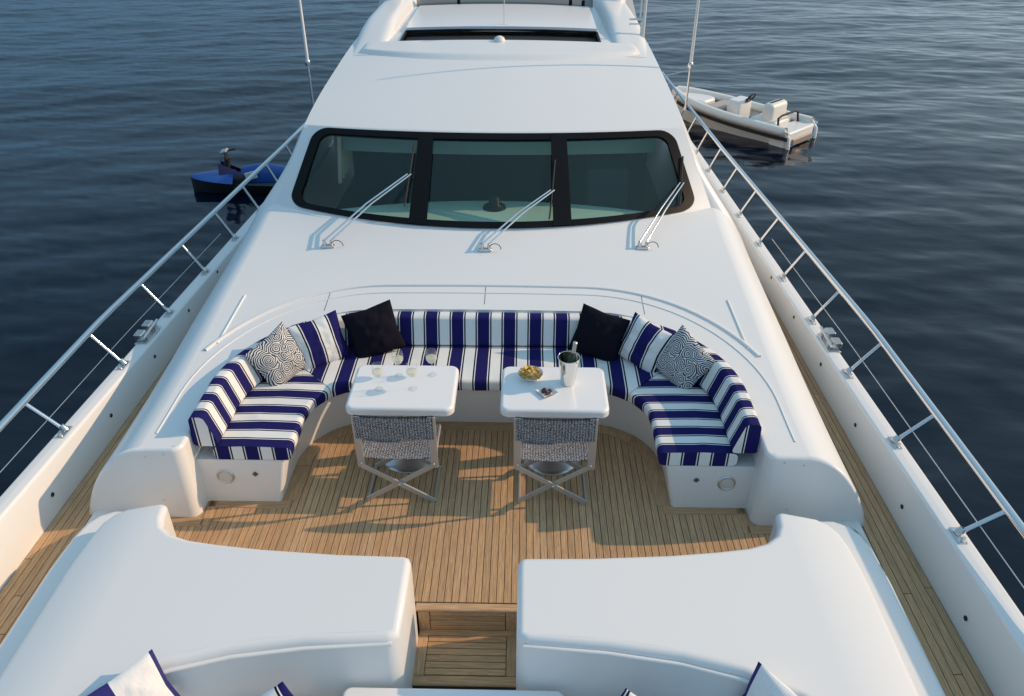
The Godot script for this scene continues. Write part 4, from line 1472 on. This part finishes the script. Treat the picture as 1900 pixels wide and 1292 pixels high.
func build_jetski() -> void:
	var t := thing("jet_ski", "blue and black jet ski floating beside the left rail", "jet ski", Vector3(-5.75, -2.3, -16.85))
	t.rotation.y = 0.10       # local -x is the bow
	var blue := mat(lin(0.015, 0.085, 0.36), 0.3)
	var L := 2.5
	var half := func(u: float) -> float: return 0.46 * pow(maxf(0.0, 1.0 - pow(maxf(0.0, (u - 0.35) / 0.65), 2.3)), 0.65)
	var mb := MB.new()
	mb.grid(func(a: float, b: float):
		var u := a
		var h: float = half.call(u)
		var s := b * 2.0 - 1.0
		return Vector3(1.1 - u * L, lerpf(-0.18, 0.24 + 0.13 * u, pow(absf(s), 0.7)), signf(s) * h * pow(absf(s), 0.5)), 24, 20)
	part(t, "hull", mb, M.rubber)
	mb = MB.new()
	mb.grid(func(a: float, b: float):
		var u := lerpf(0.60, 0.995, a)
		var h: float = half.call(u)
		var s := b * 2.0 - 1.0
		return Vector3(1.1 - u * L, 0.25 + 0.13 * u + 0.17 * (1.0 - s * s) * (1.0 - pow(maxf(0.0, (u - 0.5) / 0.5), 2.0) * 0.75), s * h * 1.02), 24, 14)
	part(t, "bow_cowl", mb, blue)
	mb = MB.new()
	mb.slab(rounded(-0.88, -0.10, -0.27, 0.27, 0.14), 0.2, 0.44, 0.08)
	part(t, "dash_cowl", mb, M.rubber)
	mb = MB.new()
	mb.grid(func(a: float, b: float):
		var x := lerpf(-0.25, 1.0, a)
		var an := PI * b
		var w := lerpf(0.15, 0.22, a)
		return Vector3(x, 0.26 + (0.30 + 0.06 * sin(a * 5.0) + 0.05 * a) * pow(sin(an), 0.5), w * cos(an)), 16, 12)
	part(t, "seat", mb, blue)
	mb = MB.new()
	mb.box(Vector3(-0.02, 0.44, 0.215), Vector3(0.26, 0.17, 0.03), 0.01, Basis(Vector3(0, 0, 1), 0.25))
	part(t, "side_badge", mb, M.cream)
	mb = MB.new()
	mb.bar(Vector3(-0.60, 0.40, 0), Vector3(-0.50, 0.84, 0), 0.13, 0.12, Vector3(0, 0, 1), 0.03)
	part(t, "steering_column", mb, M.rubber)
	for sg in [-1.0, 1.0]:
		mb = MB.new()
		mb.grid(func(a: float, b: float):
			var x := lerpf(-0.72, -0.20, a)
			return Vector3(x, lerpf(0.40, 0.70 - 0.25 * a, b), sg * lerpf(0.20, 0.10, b)), 8, 4)
		part(t, "side_fairing", mb, mat(lin(0.018, 0.016, 0.09), 0.35))
	mb = MB.new()
	mb.tube([Vector3(-0.42, 0.86, -0.38), Vector3(-0.52, 0.91, -0.12), Vector3(-0.52, 0.91, 0.12), Vector3(-0.42, 0.86, 0.38)], 0.024, 8)
	part(t, "handlebar", mb, M.rubber)
	mb = MB.new()
	mb.box(Vector3(-0.56, 0.94, 0), Vector3(0.16, 0.05, 0.24), 0.02, Basis(Vector3(0, 0, 1), 0.3))
	part(t, "display_hood", mb, mat(lin(0.35, 0.36, 0.40), 0.3))
	mb = MB.new()
	mb.slab(rounded(0.75, 1.12, -0.40, 0.40, 0.08), 0.05, 0.27, 0.04)
	part(t, "rear_deck", mb, M.rubber)
	for sg in [-1.0, 1.0]:
		mb = MB.new()
		mb.grid(func(a: float, b: float):
			return Vector3(lerpf(-0.4, 1.0, a), 0.27 - 0.02 * b, sg * lerpf(0.24, 0.44, b)), 6, 2)
		part(t, "footwell", mb, mat(lin(0.05, 0.05, 0.06), 0.8))

func build_sea() -> void:
	var mb := MB.new()
	var n1 := noise(1.0, 61, 3)
	var n2 := noise(1.0, 62, 2)
	var n3 := noise(1.0, 63, 2)
	var hgt := func(x: float, z: float) -> float:
		var far := smoothstep(-10.0, -40.0, z)
		return 0.11 * n3.get_noise_2d(x * 0.055 + z * 0.012, z * 0.11) + 0.050 * n1.get_noise_2d(x * 0.24 + z * 0.05, z * 0.55 + x * 0.06) + 0.009 * n2.get_noise_2d(x * 0.8, z * 1.7 - x * 0.2)
	var x0 := -46.0; var x1 := 46.0; var z0 := -72.0; var z1 := 6.0
	var nx := 380; var nz := 400
	for j in nz + 1:
		var z := lerpf(z0, z1, float(j) / nz)
		for i in nx + 1:
			var x := lerpf(x0, x1, float(i) / nx)
			var edge := minf(minf(x - x0, x1 - x), minf(z - z0, z1 - z))
			var k := clampf(edge / 4.0, 0.0, 1.0)
			var h: float = hgt.call(x, z)
			var e := 0.1
			var dx: float = (hgt.call(x + e, z) - h) / e
			var dz: float = (hgt.call(x, z + e) - h) / e
			mb.vert(Vector3(x, -2.3 + h * k, z), Vector3(-dx * k, 1, -dz * k).normalized(), Vector2(x, z))
	var w := nx + 1
	for j in nz:
		for i in nx:
			var q := j * w + i
			mb.quad(q, q + 1, q + w + 1, q + w)
	var far := 3000.0
	var ring4 := [[Vector2(-far, -far), Vector2(far, -far), Vector2(far, z0), Vector2(-far, z0)], [Vector2(-far, z1), Vector2(far, z1), Vector2(far, far), Vector2(-far, far)], [Vector2(-far, z0), Vector2(x0, z0), Vector2(x0, z1), Vector2(-far, z1)], [Vector2(x1, z0), Vector2(far, z0), Vector2(far, z1), Vector2(x1, z1)]]
	for r in ring4:
		var ps := []
		for p in r: ps.append(Vector3(p.x, -2.3, p.y))
		mb.flat(ps, Vector3.UP)
	var o := MeshInstance3D.new()
	o.name = "sea"
	o.mesh = mb.mesh()
	o.material_override = M.sea
	add_child(o)
	tag(o, "dark blue rippled sea around the yacht", "water", "", "structure")
